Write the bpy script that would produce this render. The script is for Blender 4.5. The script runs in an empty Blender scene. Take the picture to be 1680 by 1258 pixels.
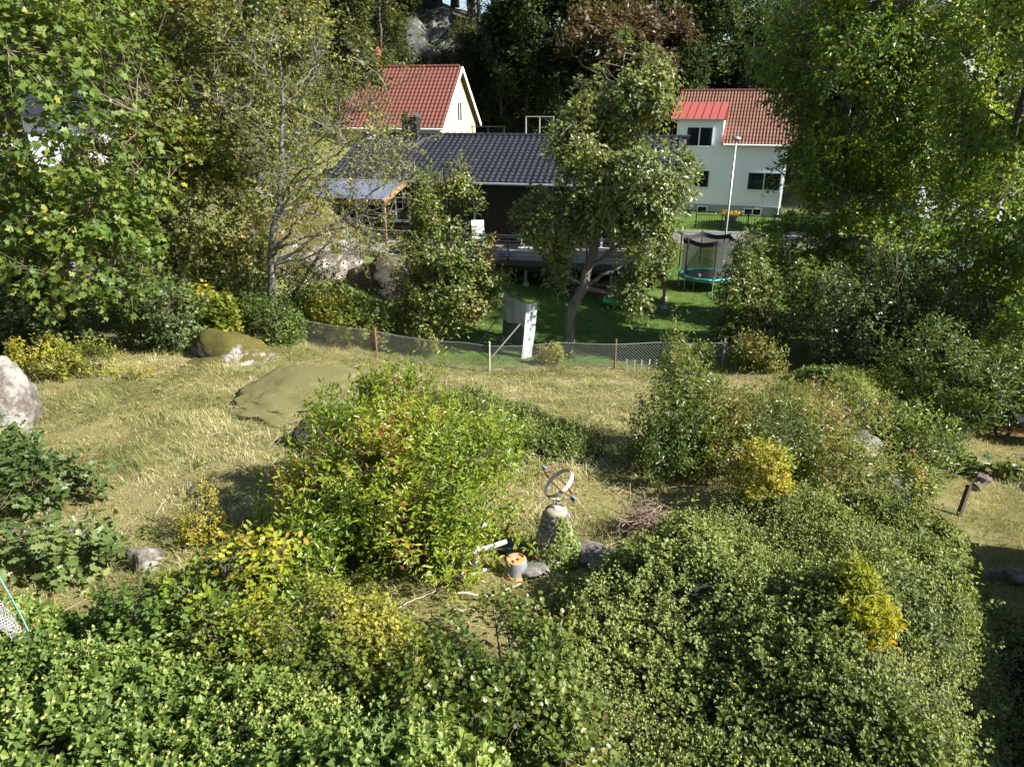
import bpy, bmesh, math
import numpy as np
from mathutils import Vector, Matrix

# ------------------------------------------------------------------ camera, sky, sun, exposure
SC = bpy.context.scene
COL = SC.collection
R = math.radians
cam_d = bpy.data.cameras.new('camera')
cam = bpy.data.objects.new('camera', cam_d)
COL.objects.link(cam)
cam.location = (0, 0, 8.4)
cam.rotation_euler = (R(90 - 22), 0, 0)
cam_d.sensor_width = 36
cam_d.lens = 24.64
cam_d.clip_end = 2000
SC.camera = cam

SUN_EL, SUN_AZ = R(37), R(-18)          # azimuth from +X towards +Y
world = bpy.data.worlds.new('World')
SC.world = world
world.use_nodes = True
wn = world.node_tree
bg = wn.nodes['Background']
sky = wn.nodes.new('ShaderNodeTexSky')
sky.sky_type = 'NISHITA'
sky.sun_disc = False
sky.sun_elevation = SUN_EL
sky.sun_rotation = R(90) - SUN_AZ
sky.air_density = 1.0
sky.dust_density = 0.6
wn.links.new(sky.outputs[0], bg.inputs[0])
bg.inputs[1].default_value = 0.058

sun_d = bpy.data.lights.new('sun', 'SUN')
sun_d.energy = 5.0
sun_d.angle = R(0.5)
sun_d.color = (1.0, 0.95, 0.88)
sun = bpy.data.objects.new('sun', sun_d)
COL.objects.link(sun)
sdir = Vector((math.cos(SUN_EL) * math.cos(SUN_AZ), math.cos(SUN_EL) * math.sin(SUN_AZ), math.sin(SUN_EL)))
sun.rotation_euler = sdir.to_track_quat('Z', 'Y').to_euler()

vs = SC.view_settings
vs.view_transform = 'Standard'
vs.look = 'None'
vs.gamma = 1
vs.exposure = 1.55
vs.use_curve_mapping = False
SC.cycles.max_bounces = 6
SC.cycles.diffuse_bounces = 3
SC.cycles.transmission_bounces = 4
SC.cycles.transparent_max_bounces = 8

# ------------------------------------------------------------------ helpers: numbers
RNG = np.random.default_rng(11)

def sm(a, b, x):
    t = np.clip((x - a) / (b - a), 0, 1)
    return t * t * (3 - 2 * t)

_nd = np.random.default_rng(3)
_ND = _nd.normal(size=(8, 24, 3))
_ND /= np.linalg.norm(_ND, axis=2, keepdims=True)
_NP = _nd.uniform(0, 6.28, size=(8, 24))
_NF = _nd.uniform(0.6, 1.7, size=(8, 24))

def fnoise(P, scale=1.0, seed=0):
    P = np.asarray(P, float)
    s = seed % 8
    out = 0
    for k in range(12):
        out = out + np.sin((P @ _ND[s, k]) * _NF[s, k] * scale * 6.28 + _NP[s, k] + seed)
    return out / 3.4

def unit(a):
    return a / np.maximum(np.linalg.norm(a, axis=-1, keepdims=True), 1e-9)

# ------------------------------------------------------------------ helpers: mesh and objects
class MB:
    """collects vertices and faces; build() links ONE mesh object"""
    def __init__(self):
        self.v, self.f, self.n = [], [], 0
    def add(self, v, f):
        v = np.asarray(v, float).reshape(-1, 3)
        f = np.asarray(f, int)
        self.v.append(v); self.f.append(f + self.n); self.n += len(v)
        return self
    def box(self, c, s, rz=0, M=None):
        h = np.array(s, float) / 2
        v = np.array([[x, y, z] for x in (-1, 1) for y in (-1, 1) for z in (-1, 1)]) * h
        if rz:
            ca, sa = math.cos(rz), math.sin(rz)
            v = np.stack([v[:, 0] * ca - v[:, 1] * sa, v[:, 0] * sa + v[:, 1] * ca, v[:, 2]], 1)
        if M is not None:
            v = v @ np.array(M.to_3x3()).T
        return self.add(v + np.array(c, float), [[0, 1, 3, 2], [4, 6, 7, 5], [0, 4, 5, 1], [2, 3, 7, 6], [0, 2, 6, 4], [1, 5, 7, 3]])
    def bar(self, a, b, w, d=None, up=(0, 0, 1)):
        """square bar from a to b"""
        a, b = np.array(a, float), np.array(b, float)
        d = d or w
        t = unit(b - a)
        up = np.array(up, float)
        if abs(t @ up) > .95: up = np.array((0, 1., 0))
        x = unit(np.cross(t, up)); y = np.cross(x, t)
        v = [p + x * i * w / 2 + y * j * d / 2 for p in (a, b) for (i, j) in ((-1, -1), (1, -1), (1, 1), (-1, 1))]
        return self.add(v, [[0, 3, 2, 1], [4, 5, 6, 7], [0, 1, 5, 4], [1, 2, 6, 5], [2, 3, 7, 6], [3, 0, 4, 7]])
    def tubes(self, P, Rr, sides=3):
        v, f = tubes(P, Rr, sides)
        return self.add(v, f)
    def tube(self, pts, r, sides=6, close=True):
        P = np.array(pts, float)[None]
        rr = np.broadcast_to(np.array(r, float), (P.shape[1],))[None]
        v, f = tubes(P, rr, sides)
        n0 = self.n
        self.add(v, f)
        if close and sides > 3:
            K = P.shape[1]
            for base in (0, (K - 1) * sides):
                self.v.append(np.zeros((0, 3)))
                self.f.append(np.array([[n0 + base + i for i in (range(sides) if base else range(sides - 1, -1, -1))]]))
        return self
    def lathe(self, prof, c=(0, 0, 0), n=24, caps=True):
        a = np.linspace(0, 2 * np.pi, n, endpoint=False)
        prof = np.array(prof, float)
        v = np.stack([prof[:, 0][:, None] * np.cos(a), prof[:, 0][:, None] * np.sin(a), np.repeat(prof[:, 1][:, None], n, 1)], 2).reshape(-1, 3) + np.array(c)
        i = np.arange(n); j = (i + 1) % n
        f = np.concatenate([np.stack([k * n + i, k * n + j, (k + 1) * n + j, (k + 1) * n + i], 1) for k in range(len(prof) - 1)])
        return self.add(v, f)
    def build(self, name, mat=None, parent=None, smooth=False, attr=None):
        me = bpy.data.meshes.new(name)
        V = np.concatenate(self.v) if self.v else np.zeros((0, 3))
        idx = np.concatenate([f.ravel() for f in self.f])
        tot = np.concatenate([np.full(len(f), f.shape[1]) for f in self.f])
        st = np.concatenate([[0], np.cumsum(tot)[:-1]])
        me.vertices.add(len(V)); me.vertices.foreach_set('co', V.ravel())
        me.loops.add(len(idx)); me.loops.foreach_set('vertex_index', idx)
        me.polygons.add(len(tot)); me.polygons.foreach_set('loop_start', st); me.polygons.foreach_set('loop_total', tot)
        me.polygons.foreach_set('use_smooth', np.full(len(tot), bool(smooth)))
        if attr is not None:
            for k, (dom, val) in attr.items():
                at = me.attributes.new(k, 'FLOAT', dom)
                at.data.foreach_set('value', np.asarray(val, np.float32))
        me.update(calc_edges=True)
        me.validate()
        return link(name, me, mat, parent)

def link(name, me, mat=None, parent=None):
    o = bpy.data.objects.new(name, me)
    COL.objects.link(o)
    if mat is not None and not len(me.materials):
        me.materials.append(mat)
    if parent is not None:
        o.parent = parent
    return o

def tubes(P, Rr, sides=3):
    """P (M,K,3) paths, Rr (M,K) radii"""
    P = np.asarray(P, float); Rr = np.asarray(Rr, float)
    M, K, _ = P.shape
    T = unit(np.gradient(P, axis=1))
    up = np.where(np.abs(T[..., 2:3]) > .9, np.array([1., 0, 0]), np.array([0, 0, 1.]))
    X = unit(np.cross(T, up)); Y = np.cross(T, X)
    a = np.arange(sides) * 2 * np.pi / sides
    V = P[:, :, None] + Rr[..., None, None] * (np.cos(a)[:, None] * X[:, :, None] + np.sin(a)[:, None] * Y[:, :, None])
    i = np.arange(sides); j = (i + 1) % sides
    k = np.arange(K - 1)
    q = np.stack([k[:, None] * sides + i, k[:, None] * sides + j, (k[:, None] + 1) * sides + j, (k[:, None] + 1) * sides + i], 2).reshape(-1, 4)
    F = (np.arange(M)[:, None, None] * (K * sides) + q[None]).reshape(-1, 4)
    return V.reshape(-1, 3), F

def tag(o, label=None, cat=None, group=None, kind=None):
    if label: o['label'] = label
    if cat: o['category'] = cat
    if group: o['group'] = group
    if kind: o['kind'] = kind
    return o

def thing(name, label, cat, loc=(0, 0, 0), rz=0, group=None):
    o = bpy.data.objects.new(name, None)
    o.empty_display_size = 0.2
    COL.objects.link(o)
    o.location = loc; o.rotation_euler = (0, 0, rz)
    return tag(o, label, cat, group)

def copy_thing(src, loc, rz, label, group=None, scale=None):
    r = src.copy(); COL.objects.link(r)
    r.location = loc; r.rotation_euler = (0, 0, rz)
    if scale is not None: r.scale = scale
    r['label'] = label
    if group: r['group'] = group
    for ch in src.children:
        c = ch.copy(); COL.objects.link(c); c.parent = r
        for g in ch.children:
            d = g.copy(); COL.objects.link(d); d.parent = c
    return r

# ------------------------------------------------------------------ helpers: materials
class NT:
    def __init__(self, name):
        self.m = bpy.data.materials.new(name); self.m.use_nodes = True
        self.t = self.m.node_tree
        self.b = self.t.nodes['Principled BSDF']; self.out = self.t.nodes['Material Output']
    def n(self, kind, **kw):
        x = self.t.nodes.new('ShaderNode' + kind)
        for k, v in kw.items():
            if k in x.inputs: x.inputs[k].default_value = v
            else: setattr(x, k, v)
        return x
    def l(self, a, b): self.t.links.new(a, b)
    def noise(self, scale, detail=4, rough=.6, vec=None, dist=0):
        x = self.n('TexNoise'); x.inputs['Scale'].default_value = scale; x.inputs['Detail'].default_value = detail
        x.inputs['Roughness'].default_value = rough; x.inputs['Distortion'].default_value = dist
        if vec is not None: self.l(vec, x.inputs['Vector'])
        return x.outputs['Fac']
    def ramp(self, fac, stops, interp='LINEAR'):
        x = self.n('ValToRGB'); x.color_ramp.interpolation = interp
        el = x.color_ramp.elements
        while len(el) < len(stops): el.new(.5)
        for e, (p, c) in zip(el, stops):
            e.position = p; e.color = (*c, 1) if len(c) == 3 else c
        self.l(fac, x.inputs[0]); return x.outputs[0]
    def mix(self, fac, a, b):
        x = self.n('Mix', data_type='RGBA')
        for s, v in ((0, fac), (6, a), (7, b)):
            if hasattr(v, 'links'): self.l(v, x.inputs[s])
            else: x.inputs[s].default_value = v if s == 0 else (*v, 1)
        return x.outputs[2]
    def bump(self, h, strength=.3, dist=.02):
        x = self.n('Bump'); x.inputs['Strength'].default_value = strength; x.inputs['Distance'].default_value = dist
        self.l(h, x.inputs['Height']); self.l(x.outputs[0], self.b.inputs['Normal'])
    def base(self, c):
        if hasattr(c, 'links'): self.l(c, self.b.inputs['Base Color'])
        else: self.b.inputs['Base Color'].default_value = (*c, 1)
    def set(self, **kw):
        for k, v in kw.items(): self.b.inputs[k.replace('_', ' ')].default_value = v
        return self
    def coord(self, which='Object'):
        return self.n('TexCoord').outputs[which]

def plain(name, col, rough=.6, var=.12, scale=6, metal=0, bump=0, spec=.5):
    t = NT(name)
    f = t.noise(scale, 5, .65, t.coord())
    c = np.array(col)
    t.base(t.ramp(f, [(.3, tuple(c * (1 - var))), (.7, tuple(np.minimum(c * (1 + var), 1)))]))
    t.set(Roughness=rough, Metallic=metal)
    t.b.inputs['Specular IOR Level'].default_value = spec
    if bump: t.bump(t.noise(scale * 4, 5, .7, t.coord()), bump, .02)
    return t.m

def leaf_mat(name, stops, trans=.4, rough=.45, spec=.35, tgain=1.6):
    t = NT(name)
    a = t.n('Attribute'); a.attribute_name = 'v'
    c = t.ramp(a.outputs['Fac'], stops)
    t.base(c); t.set(Roughness=rough)
    t.b.inputs['Specular IOR Level'].default_value = spec
    tr = t.n('BsdfTranslucent')
    g = t.n('Mix', data_type='RGBA', blend_type='MULTIPLY'); g.inputs[0].default_value = 1
    t.l(c, g.inputs[6]); g.inputs[7].default_value = (tgain * 1.1, tgain, tgain * .45, 1)
    t.l(g.outputs[2], tr.inputs[0])
    m = t.n('MixShader'); m.inputs[0].default_value = trans
    t.l(t.b.outputs[0], m.inputs[1]); t.l(tr.outputs[0], m.inputs[2])
    t.l(m.outputs[0], t.out.inputs[0])
    return t.m

def bark_mat(name, c1, c2, scale=9, lichen=None):
    t = NT(name)
    co = t.coord()
    mp = t.n('Mapping'); mp.inputs['Scale'].default_value = (1, 1, .25); t.l(co, mp.inputs[0])
    f = t.noise(scale, 6, .7, mp.outputs[0])
    c = t.ramp(f, [(.3, c1), (.65, c2)])
    if lichen is not None:
        c = t.mix(t.ramp(t.noise(5, 5, .7, co), [(.45, (0, 0, 0)), (.6, (1, 1, 1))]), c, lichen)
    t.base(c); t.set(Roughness=.9); t.bump(f, .6, .03)
    return t.m

M = {}
M['bark_grey'] = bark_mat('bark_grey', (.05, .042, .034), (.2, .18, .155), 8)
M['bark_dark'] = bark_mat('bark_dark', (.03, .024, .018), (.11, .09, .07), 10)
M['bark_lichen'] = bark_mat('bark_lichen', (.05, .045, .035), (.17, .16, .13), 9, (.2, .2, .17))
M['twig'] = plain('twig', (.13, .1, .07), .85, .3, 8)
M['twig_lichen'] = plain('twig_lichen', (.16, .15, .125), .9, .35, 14)

# foliage: ramp over the per-leaf value v (hue differs from leaf to leaf)
M['l_maple'] = leaf_mat('maple_leaves', [(0, (.055, .1, .02)), (.5, (.105, .165, .032)), (.85, (.18, .225, .045)), (1, (.3, .28, .05))], .42)
M['l_alder'] = leaf_mat('round_leaves', [(0, (.075, .1, .022)), (.45, (.14, .17, .036)), (.82, (.23, .235, .06)), (.97, (.34, .27, .08)), (1, (.36, .16, .06))], .4)
M['l_lichen'] = leaf_mat('old_fruit_leaves', [(0, (.09, .12, .025)), (.5, (.18, .2, .05)), (1, (.36, .31, .09))], .4)
M['l_apple'] = leaf_mat('apple_leaves', [(0, (.07, .11, .022)), (.55, (.14, .19, .042)), (.85, (.23, .26, .07)), (1, (.32, .17, .09))], .38, .4, .5)
M['l_pear'] = leaf_mat('pear_leaves', [(0, (.075, .1, .03)), (.55, (.125, .17, .05)), (.92, (.2, .24, .08)), (1, (.27, .24, .08))], .36, .4, .5)
M['l_right'] = leaf_mat('bright_cherry_leaves', [(0, (.07, .125, .018)), (.5, (.125, .2, .028)), (.88, (.2, .27, .042)), (1, (.34, .34, .05))], .48, .4, .4)
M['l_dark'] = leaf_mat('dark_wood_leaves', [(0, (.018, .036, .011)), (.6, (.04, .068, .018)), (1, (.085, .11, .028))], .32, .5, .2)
M['l_olive'] = leaf_mat('olive_wood_leaves', [(0, (.04, .055, .018)), (.6, (.075, .09, .028)), (1, (.14, .14, .045))], .35)
M['l_brown'] = leaf_mat('copper_leaves', [(0, (.055, .04, .022)), (.6, (.1, .075, .04)), (1, (.15, .12, .06))], .3)
M['l_bush'] = leaf_mat('yellow_green_bush_leaves', [(0, (.07, .13, .014)), (.4, (.15, .225, .02)), (.78, (.28, .32, .03)), (.93, (.36, .3, .07)), (1, (.28, .09, .07))], .45, .4, .45)
M['l_bush2'] = leaf_mat('green_bush_leaves', [(0, (.06, .105, .018)), (.5, (.125, .17, .03)), (.82, (.22, .235, .05)), (1, (.3, .18, .09))], .42, .4, .45)
M['l_hedge'] = leaf_mat('hedge_leaves', [(0, (.05, .08, .026)), (.55, (.1, .14, .045)), (1, (.2, .23, .085))], .35, .4, .5)
M['l_yellow'] = leaf_mat('yellow_leaves', [(0, (.2, .23, .02)), (.5, (.36, .34, .025)), (1, (.55, .36, .03))], .45)
M['l_ygreen'] = leaf_mat('yellow_green_leaves', [(0, (.09, .13, .02)), (.5, (.2, .23, .03)), (1, (.42, .37, .05))], .42)
M['l_oak'] = leaf_mat('oak_leaves', [(0, (.05, .085, .022)), (.6, (.1, .145, .04)), (1, (.18, .22, .07))], .3, .45, .4)
M['l_laurel'] = leaf_mat('laurel_leaves', [(0, (.055, .095, .018)), (.6, (.11, .17, .03)), (1, (.2, .26, .05))], .36, .42, .35)
M['l_ivy'] = leaf_mat('ivy_leaves', [(0, (.065, .095, .022)), (.6, (.145, .185, .05)), (1, (.25, .29, .085))], .32, .5, .25)
M['l_ivybig'] = leaf_mat('broad_ivy_leaves', [(0, (.075, .125, .025)), (.6, (.15, .215, .045)), (1, (.28, .33, .085))], .34, .45, .3)
M['umbel'] = leaf_mat('ivy_flower_heads', [(0, (.18, .21, .05)), (1, (.32, .33, .1))], .15, .7, .2)
M['l_conifer'] = leaf_mat('spruce_needles', [(0, (.02, .04, .025)), (1, (.06, .09, .05))], .15, .6, .3)
M['grass_dry'] = leaf_mat('dry_grass', [(0, (.11, .14, .035)), (.3, (.22, .235, .075)), (.66, (.37, .35, .155)), (1, (.56, .5, .3))], .35, .6, .3, 1.1)
M['grass_green'] = leaf_mat('lawn_grass', [(0, (.04, .085, .014)), (.6, (.08, .14, .022)), (1, (.17, .22, .05))], .4, .5, .3, 1.2)
M['straw'] = plain('pale_stick', (.42, .36, .27), .8, .2, 12)
# ------------------------------------------------------------------ terrain
def H(x, y):
    x = np.asarray(x, float); y = np.asarray(y, float)
    yy = [-40, -8, 3, 8, 12, 15, 19, 22, 26]
    z0 = np.interp(y, yy, [0, .5, 2.4, 2.3, 2.1, 1.6, .8, .1, 0])
    zl = np.interp(y, yy, [0, .8, 2.3, 2.2, 2.2, 2.0, 1.65, 1.15, 1.5])
    z = z0 + (zl - z0) * (1 - sm(-10, -1, x))
    rim = np.interp(y, [-10, 0, 5, 9, 10.7, 13.5, 16.6, 22, 26], [-1, 1.4, 4.3, 6.7, 6.9, 7.7, 8.9, 12, 16])
    z = z * (1 - .38 * sm(3.8, 7.4, x) * (1 - sm(13, 17, y)))
    z = z * (1 - sm(rim - .1, rim + 1.3, x)) + (-.25) * sm(rim, rim + 2.5, x) * (1 - sm(20, 26, y)) * (1 - sm(13, 16, x))
    z = z + .62 * sm(25, 31, y) * (1 - sm(-1, 7, x)) * (1 - sm(36, 45, y) * 0)
    z = z - .25 * sm(26, 30, y) * sm(5, 8, x) * (1 - sm(36, 42, y))
    z = z + 2.4 * (1 - sm(-16, -7, x)) * sm(21.5, 28, y)
    z = z + 2.6 * sm(39.5, 44, y) * (1 - sm(3, 8, x))
    amp = 12.5 - 8.5 * sm(4, 22, x)
    z = z + amp * sm(57, 76, y + .15 * x) + .06 * np.maximum(y - 76, 0) * (y < 140) + .06 * 64 * (y >= 140)
    P = np.stack([x, y, 0 * x], -1)
    z = z + .05 * fnoise(P, .25, 1) + .02 * fnoise(P, .8, 2)
    z = z + 1.0 * fnoise(P, .03, 3) * sm(60, 80, y)
    return z

def h1(x, y): return float(H(np.array([x]), np.array([y]))[0])

def lawnmask(x, y):
    f = np.interp(x, [-12, -4.4, 0, 5, 9, 16], [22.6, 22.0, 21.9, 21.7, 21.6, 21.6])
    m = sm(f - .1, f + .7, y)
    m = m * (1 - (1 - sm(-9, -4, x)) * sm(22, 24, y) * .6)
    return m

def axis_pts(segs):
    out = []
    for a, b, s in segs:
        out.append(np.arange(a, b, s))
    return np.concatenate(out + [[segs[-1][1]]])

gx = axis_pts([(-900, -120, 60), (-120, -40, 8), (-40, -16, 1.2), (-16, 16, .35), (16, 40, 1.0), (40, 120, 8), (120, 900, 60)])
gy = axis_pts([(-400, -40, 40), (-40, 1, 3), (1, 26, .35), (26, 90, 1.0), (90, 200, 8), (200, 1500, 100)])
GX, GY = np.meshgrid(gx, gy, indexing='ij')
GZ = H(GX, GY)
nx, ny = len(gx), len(gy)
i, j = np.meshgrid(np.arange(nx - 1), np.arange(ny - 1), indexing='ij')
q = np.stack([i * ny + j, (i + 1) * ny + j, (i + 1) * ny + j + 1, i * ny + j + 1], -1).reshape(-1, 4)

def ground_material():
    t = NT('ground_grass')
    co = t.coord('Object')
    a = t.n('Attribute'); a.attribute_name = 'lawn'
    n1 = t.noise(1.3, 6, .7, co); n2 = t.noise(11, 8, .8, co, .6); n3 = t.noise(60, 4, .7, co)
    dry = t.mix(t.ramp(n1, [(.35, (0, 0, 0)), (.65, (1, 1, 1))]), (.12, .125, .042), (.26, .23, .1))
    dry = t.mix(t.ramp(n2, [(.35, (0, 0, 0)), (.7, (1, 1, 1))]), dry, (.2, .17, .075))
    dry = t.mix(t.ramp(n3, [(.5, (0, 0, 0)), (.8, (.6, .6, .6))]), dry, (.07, .055, .03))
    gr = t.mix(t.ramp(n1, [(.35, (0, 0, 0)), (.7, (1, 1, 1))]), (.04, .085, .014), (.085, .145, .025))
    gr = t.mix(t.ramp(n2, [(.4, (0, 0, 0)), (.75, (.8, .8, .8))]), gr, (.1, .14, .03))
    c = t.mix(a.outputs['Fac'], dry, gr)
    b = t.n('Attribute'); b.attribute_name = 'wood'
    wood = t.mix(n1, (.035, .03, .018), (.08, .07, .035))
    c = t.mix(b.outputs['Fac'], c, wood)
    t.base(c); t.set(Roughness=.95); t.b.inputs['Specular IOR Level'].default_value = .15
    t.bump(n3, .7, .03)
    return t.m
M['ground'] = ground_material()
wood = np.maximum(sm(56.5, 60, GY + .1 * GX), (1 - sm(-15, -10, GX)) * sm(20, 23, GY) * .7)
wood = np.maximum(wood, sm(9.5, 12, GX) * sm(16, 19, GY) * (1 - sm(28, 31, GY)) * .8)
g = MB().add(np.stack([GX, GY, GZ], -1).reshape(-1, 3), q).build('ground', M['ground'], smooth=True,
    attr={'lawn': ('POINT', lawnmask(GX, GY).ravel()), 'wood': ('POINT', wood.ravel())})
tag(g, kind='structure')

# road beyond the lawn, with kerb
M['asphalt'] = plain('asphalt', (.13, .125, .12), .9, .15, 3, bump=.3, spec=.2)
M['kerb'] = plain('kerb_stone', (.3, .29, .27), .85, .2, 5)
rx = np.arange(6, 70, 1.0)
rv = []
for x in rx:
    for w in np.linspace(0, 4.6, 6):
        yy = 43.4 + w - .1 * (x - 10)
        rv.append((x, yy, h1(x, yy) + .05))
rv = np.array(rv); k = np.arange(len(rx) - 1)[:, None]; w = np.arange(5)[None]
rq = np.stack([k * 6 + w, (k + 1) * 6 + w, (k + 1) * 6 + w + 1, k * 6 + w + 1], -1).reshape(-1, 4)
tag(MB().add(rv, rq).build('road', M['asphalt'], smooth=True), kind='structure')
kb = MB()
for a, b in zip(rx[:-1], rx[1:]):
    for off in (48.12, 43.3):
        pa, pb = (a, off - .1 * (a - 10)), (b, off - .1 * (b - 10))
        kb.bar((*pa, h1(*pa) + .08), (*pb, h1(*pb) + .08), .14, .2)
tag(kb.build('kerb', M['kerb']), kind='structure')

# ------------------------------------------------------------------ plants: leaves, sprays, branches
def tpl(pts, tris): return np.array(pts, float), np.array(tris, int)
LEAF = {
 'oval': tpl([(0, 0, 0), (-.3, .45, .08), (0, 1, -.05), (.3, .45, .08)], [(0, 3, 2), (0, 2, 1)]),
 'wide': tpl([(0, 0, 0), (-.42, .42, .07), (0, 1, -.05), (.42, .42, .07)], [(0, 3, 2), (0, 2, 1)]),
 'slim': tpl([(0, 0, 0), (-.2, .45, .06), (0, 1, -.1), (.2, .45, .06)], [(0, 3, 2), (0, 2, 1)]),
 'lance': tpl([(0, 0, 0), (-.17, .3, .06), (.17, .3, .06), (-.15, .65, .04), (.15, .65, .04), (0, 1, -.1)],
              [(0, 2, 4), (0, 4, 5), (0, 5, 3), (0, 3, 1)]),
 'round': tpl([(0, 0, 0), (-.4, .25, .06), (-.4, .7, .05), (0, 1, -.03), (.4, .7, .05), (.4, .25, .06)],
              [(0, 5, 4), (0, 4, 3), (0, 3, 2), (0, 2, 1)]),
 'ivy': tpl([(0, 0, 0), (-.36, .28, .05), (-.28, .6, .04), (0, 1.05, -.08), (.28, .6, .04), (.36, .28, .05)],
              [(0, 5, 4), (0, 4, 3), (0, 3, 2), (0, 2, 1)]),
}
def lobed(pts):
    """outline of the right half (x>=0) from base to tip; mirrored fan round a mid point"""
    r = [(x, y, .05 * abs(x)) for x, y in pts]
    l = [(-x, y, .05 * abs(x)) for x, y in pts[::-1] if x > 0]
    v = [(0, .42, -.02)] + r + l
    n = len(v) - 1
    return tpl(v, [(0, 1 + k, 1 + (k + 1) % n) for k in range(n)])
LEAF['maple'] = lobed([(0, 0), (.48, .1), (.3, .32), (.56, .54), (.22, .66), (0, 1.0)])
LEAF['oak'] = lobed([(0, 0), (.24, .26), (.12, .36), (.36, .55), (.18, .66), (.24, .86), (0, 1.0)])

def leaf_object(name, kind, P, D, N, S, V, mat, parent=None, W=1.0):
    tv, tf = LEAF[kind]
    X = unit(np.cross(D, N)); N = np.cross(X, D)
    n = len(P)
    C = P[:, None] + S[:, None, None] * (tv[None, :, 0:1] * W * X[:, None] + tv[None, :, 1:2] * D[:, None] + tv[None, :, 2:3] * N[:, None])
    F = (np.arange(n)[:, None, None] * len(tv) + tf[None]).reshape(-1, 3)
    mb = MB().add(C, F)
    return mb.build(name, mat, parent, attr={'v': ('FACE', np.repeat(np.clip(V, 0, 1), len(tf)))})

def sample_blobs(blobs, n, rng, shell=.45, gap=.55, thr=-.35, rough=.2):
    w = np.array([b[1][0] * b[1][1] * b[1][2] for b in blobs]) ** .75
    if len(blobs[0]) > 2: w = w * np.array([b[2] for b in blobs])
    k = rng.choice(len(blobs), n * 3, p=w / w.sum())
    c = np.array([b[0] for b in blobs], float)[k]; r = np.array([b[1] for b in blobs], float)[k]
    d = unit(rng.normal(size=(n * 3, 3)))
    rad = (rng.uniform(shell ** 3, 1, n * 3)) ** (1 / 3.)
    rad = rad * (1 + rough * fnoise(d * 1.0 + c * .3, .5, 5))
    P = c + d * rad[:, None] * r
    keep = fnoise(P, gap, 4) > thr + rng.uniform(-.3, .3, n * 3)
    P = P[keep]; c = c[keep]
    return P[:n], unit(P[:n] - c[:n])

def sprays(C, O, rng, nleaf, L, size, up=.35, out=.6, droop=.15, nup=1.0, jit=.35, sizevar=.3, flat=.5):
    """leaves set alternately along a twig at each cluster; returns P,D,N,S and twig ends"""
    m = len(C)
    T = unit(O * out + np.array([0, 0, up]) + rng.normal(size=(m, 3)) * jit)
    Lm = L * rng.uniform(.6, 1.3, m)
    t = (np.arange(nleaf)[None] + rng.uniform(0, 1, (m, nleaf))) / nleaf
    P = C[:, None] + T[:, None] * ((t - .35) * Lm[:, None])[..., None]
    P[..., 2] -= droop * Lm[:, None] * (t ** 2)
    side = unit(np.cross(T, np.array([0, 0, 1.]) + rng.normal(size=(m, 3)) * .4))
    sgn = np.where(np.arange(nleaf) % 2, 1., -1.)[None, :, None]
    D = unit(T[:, None] * .55 + side[:, None] * sgn * .75 + rng.normal(size=(m, nleaf, 3)) * .35 + np.array([0, 0, -droop]))
    N = unit(np.array([0, 0, nup]) + O[:, None] * flat + rng.normal(size=(m, nleaf, 3)) * .45)
    P = P + rng.normal(size=P.shape) * size * .35
    S = size * rng.uniform(1 - sizevar, 1 + sizevar, (m, nleaf))
    ends = np.stack([C - T * (.35 * Lm)[:, None], C + T * (.6 * Lm)[:, None]], 1)
    return P.reshape(-1, 3), D.reshape(-1, 3), N.reshape(-1, 3), S.ravel(), ends

def bez(p0, p1, p2, K):
    t = np.linspace(0, 1, K)[None, :, None]
    return (1 - t) ** 2 * p0[:, None] + 2 * t * (1 - t) * p1[:, None] + t ** 2 * p2[:, None]

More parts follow.
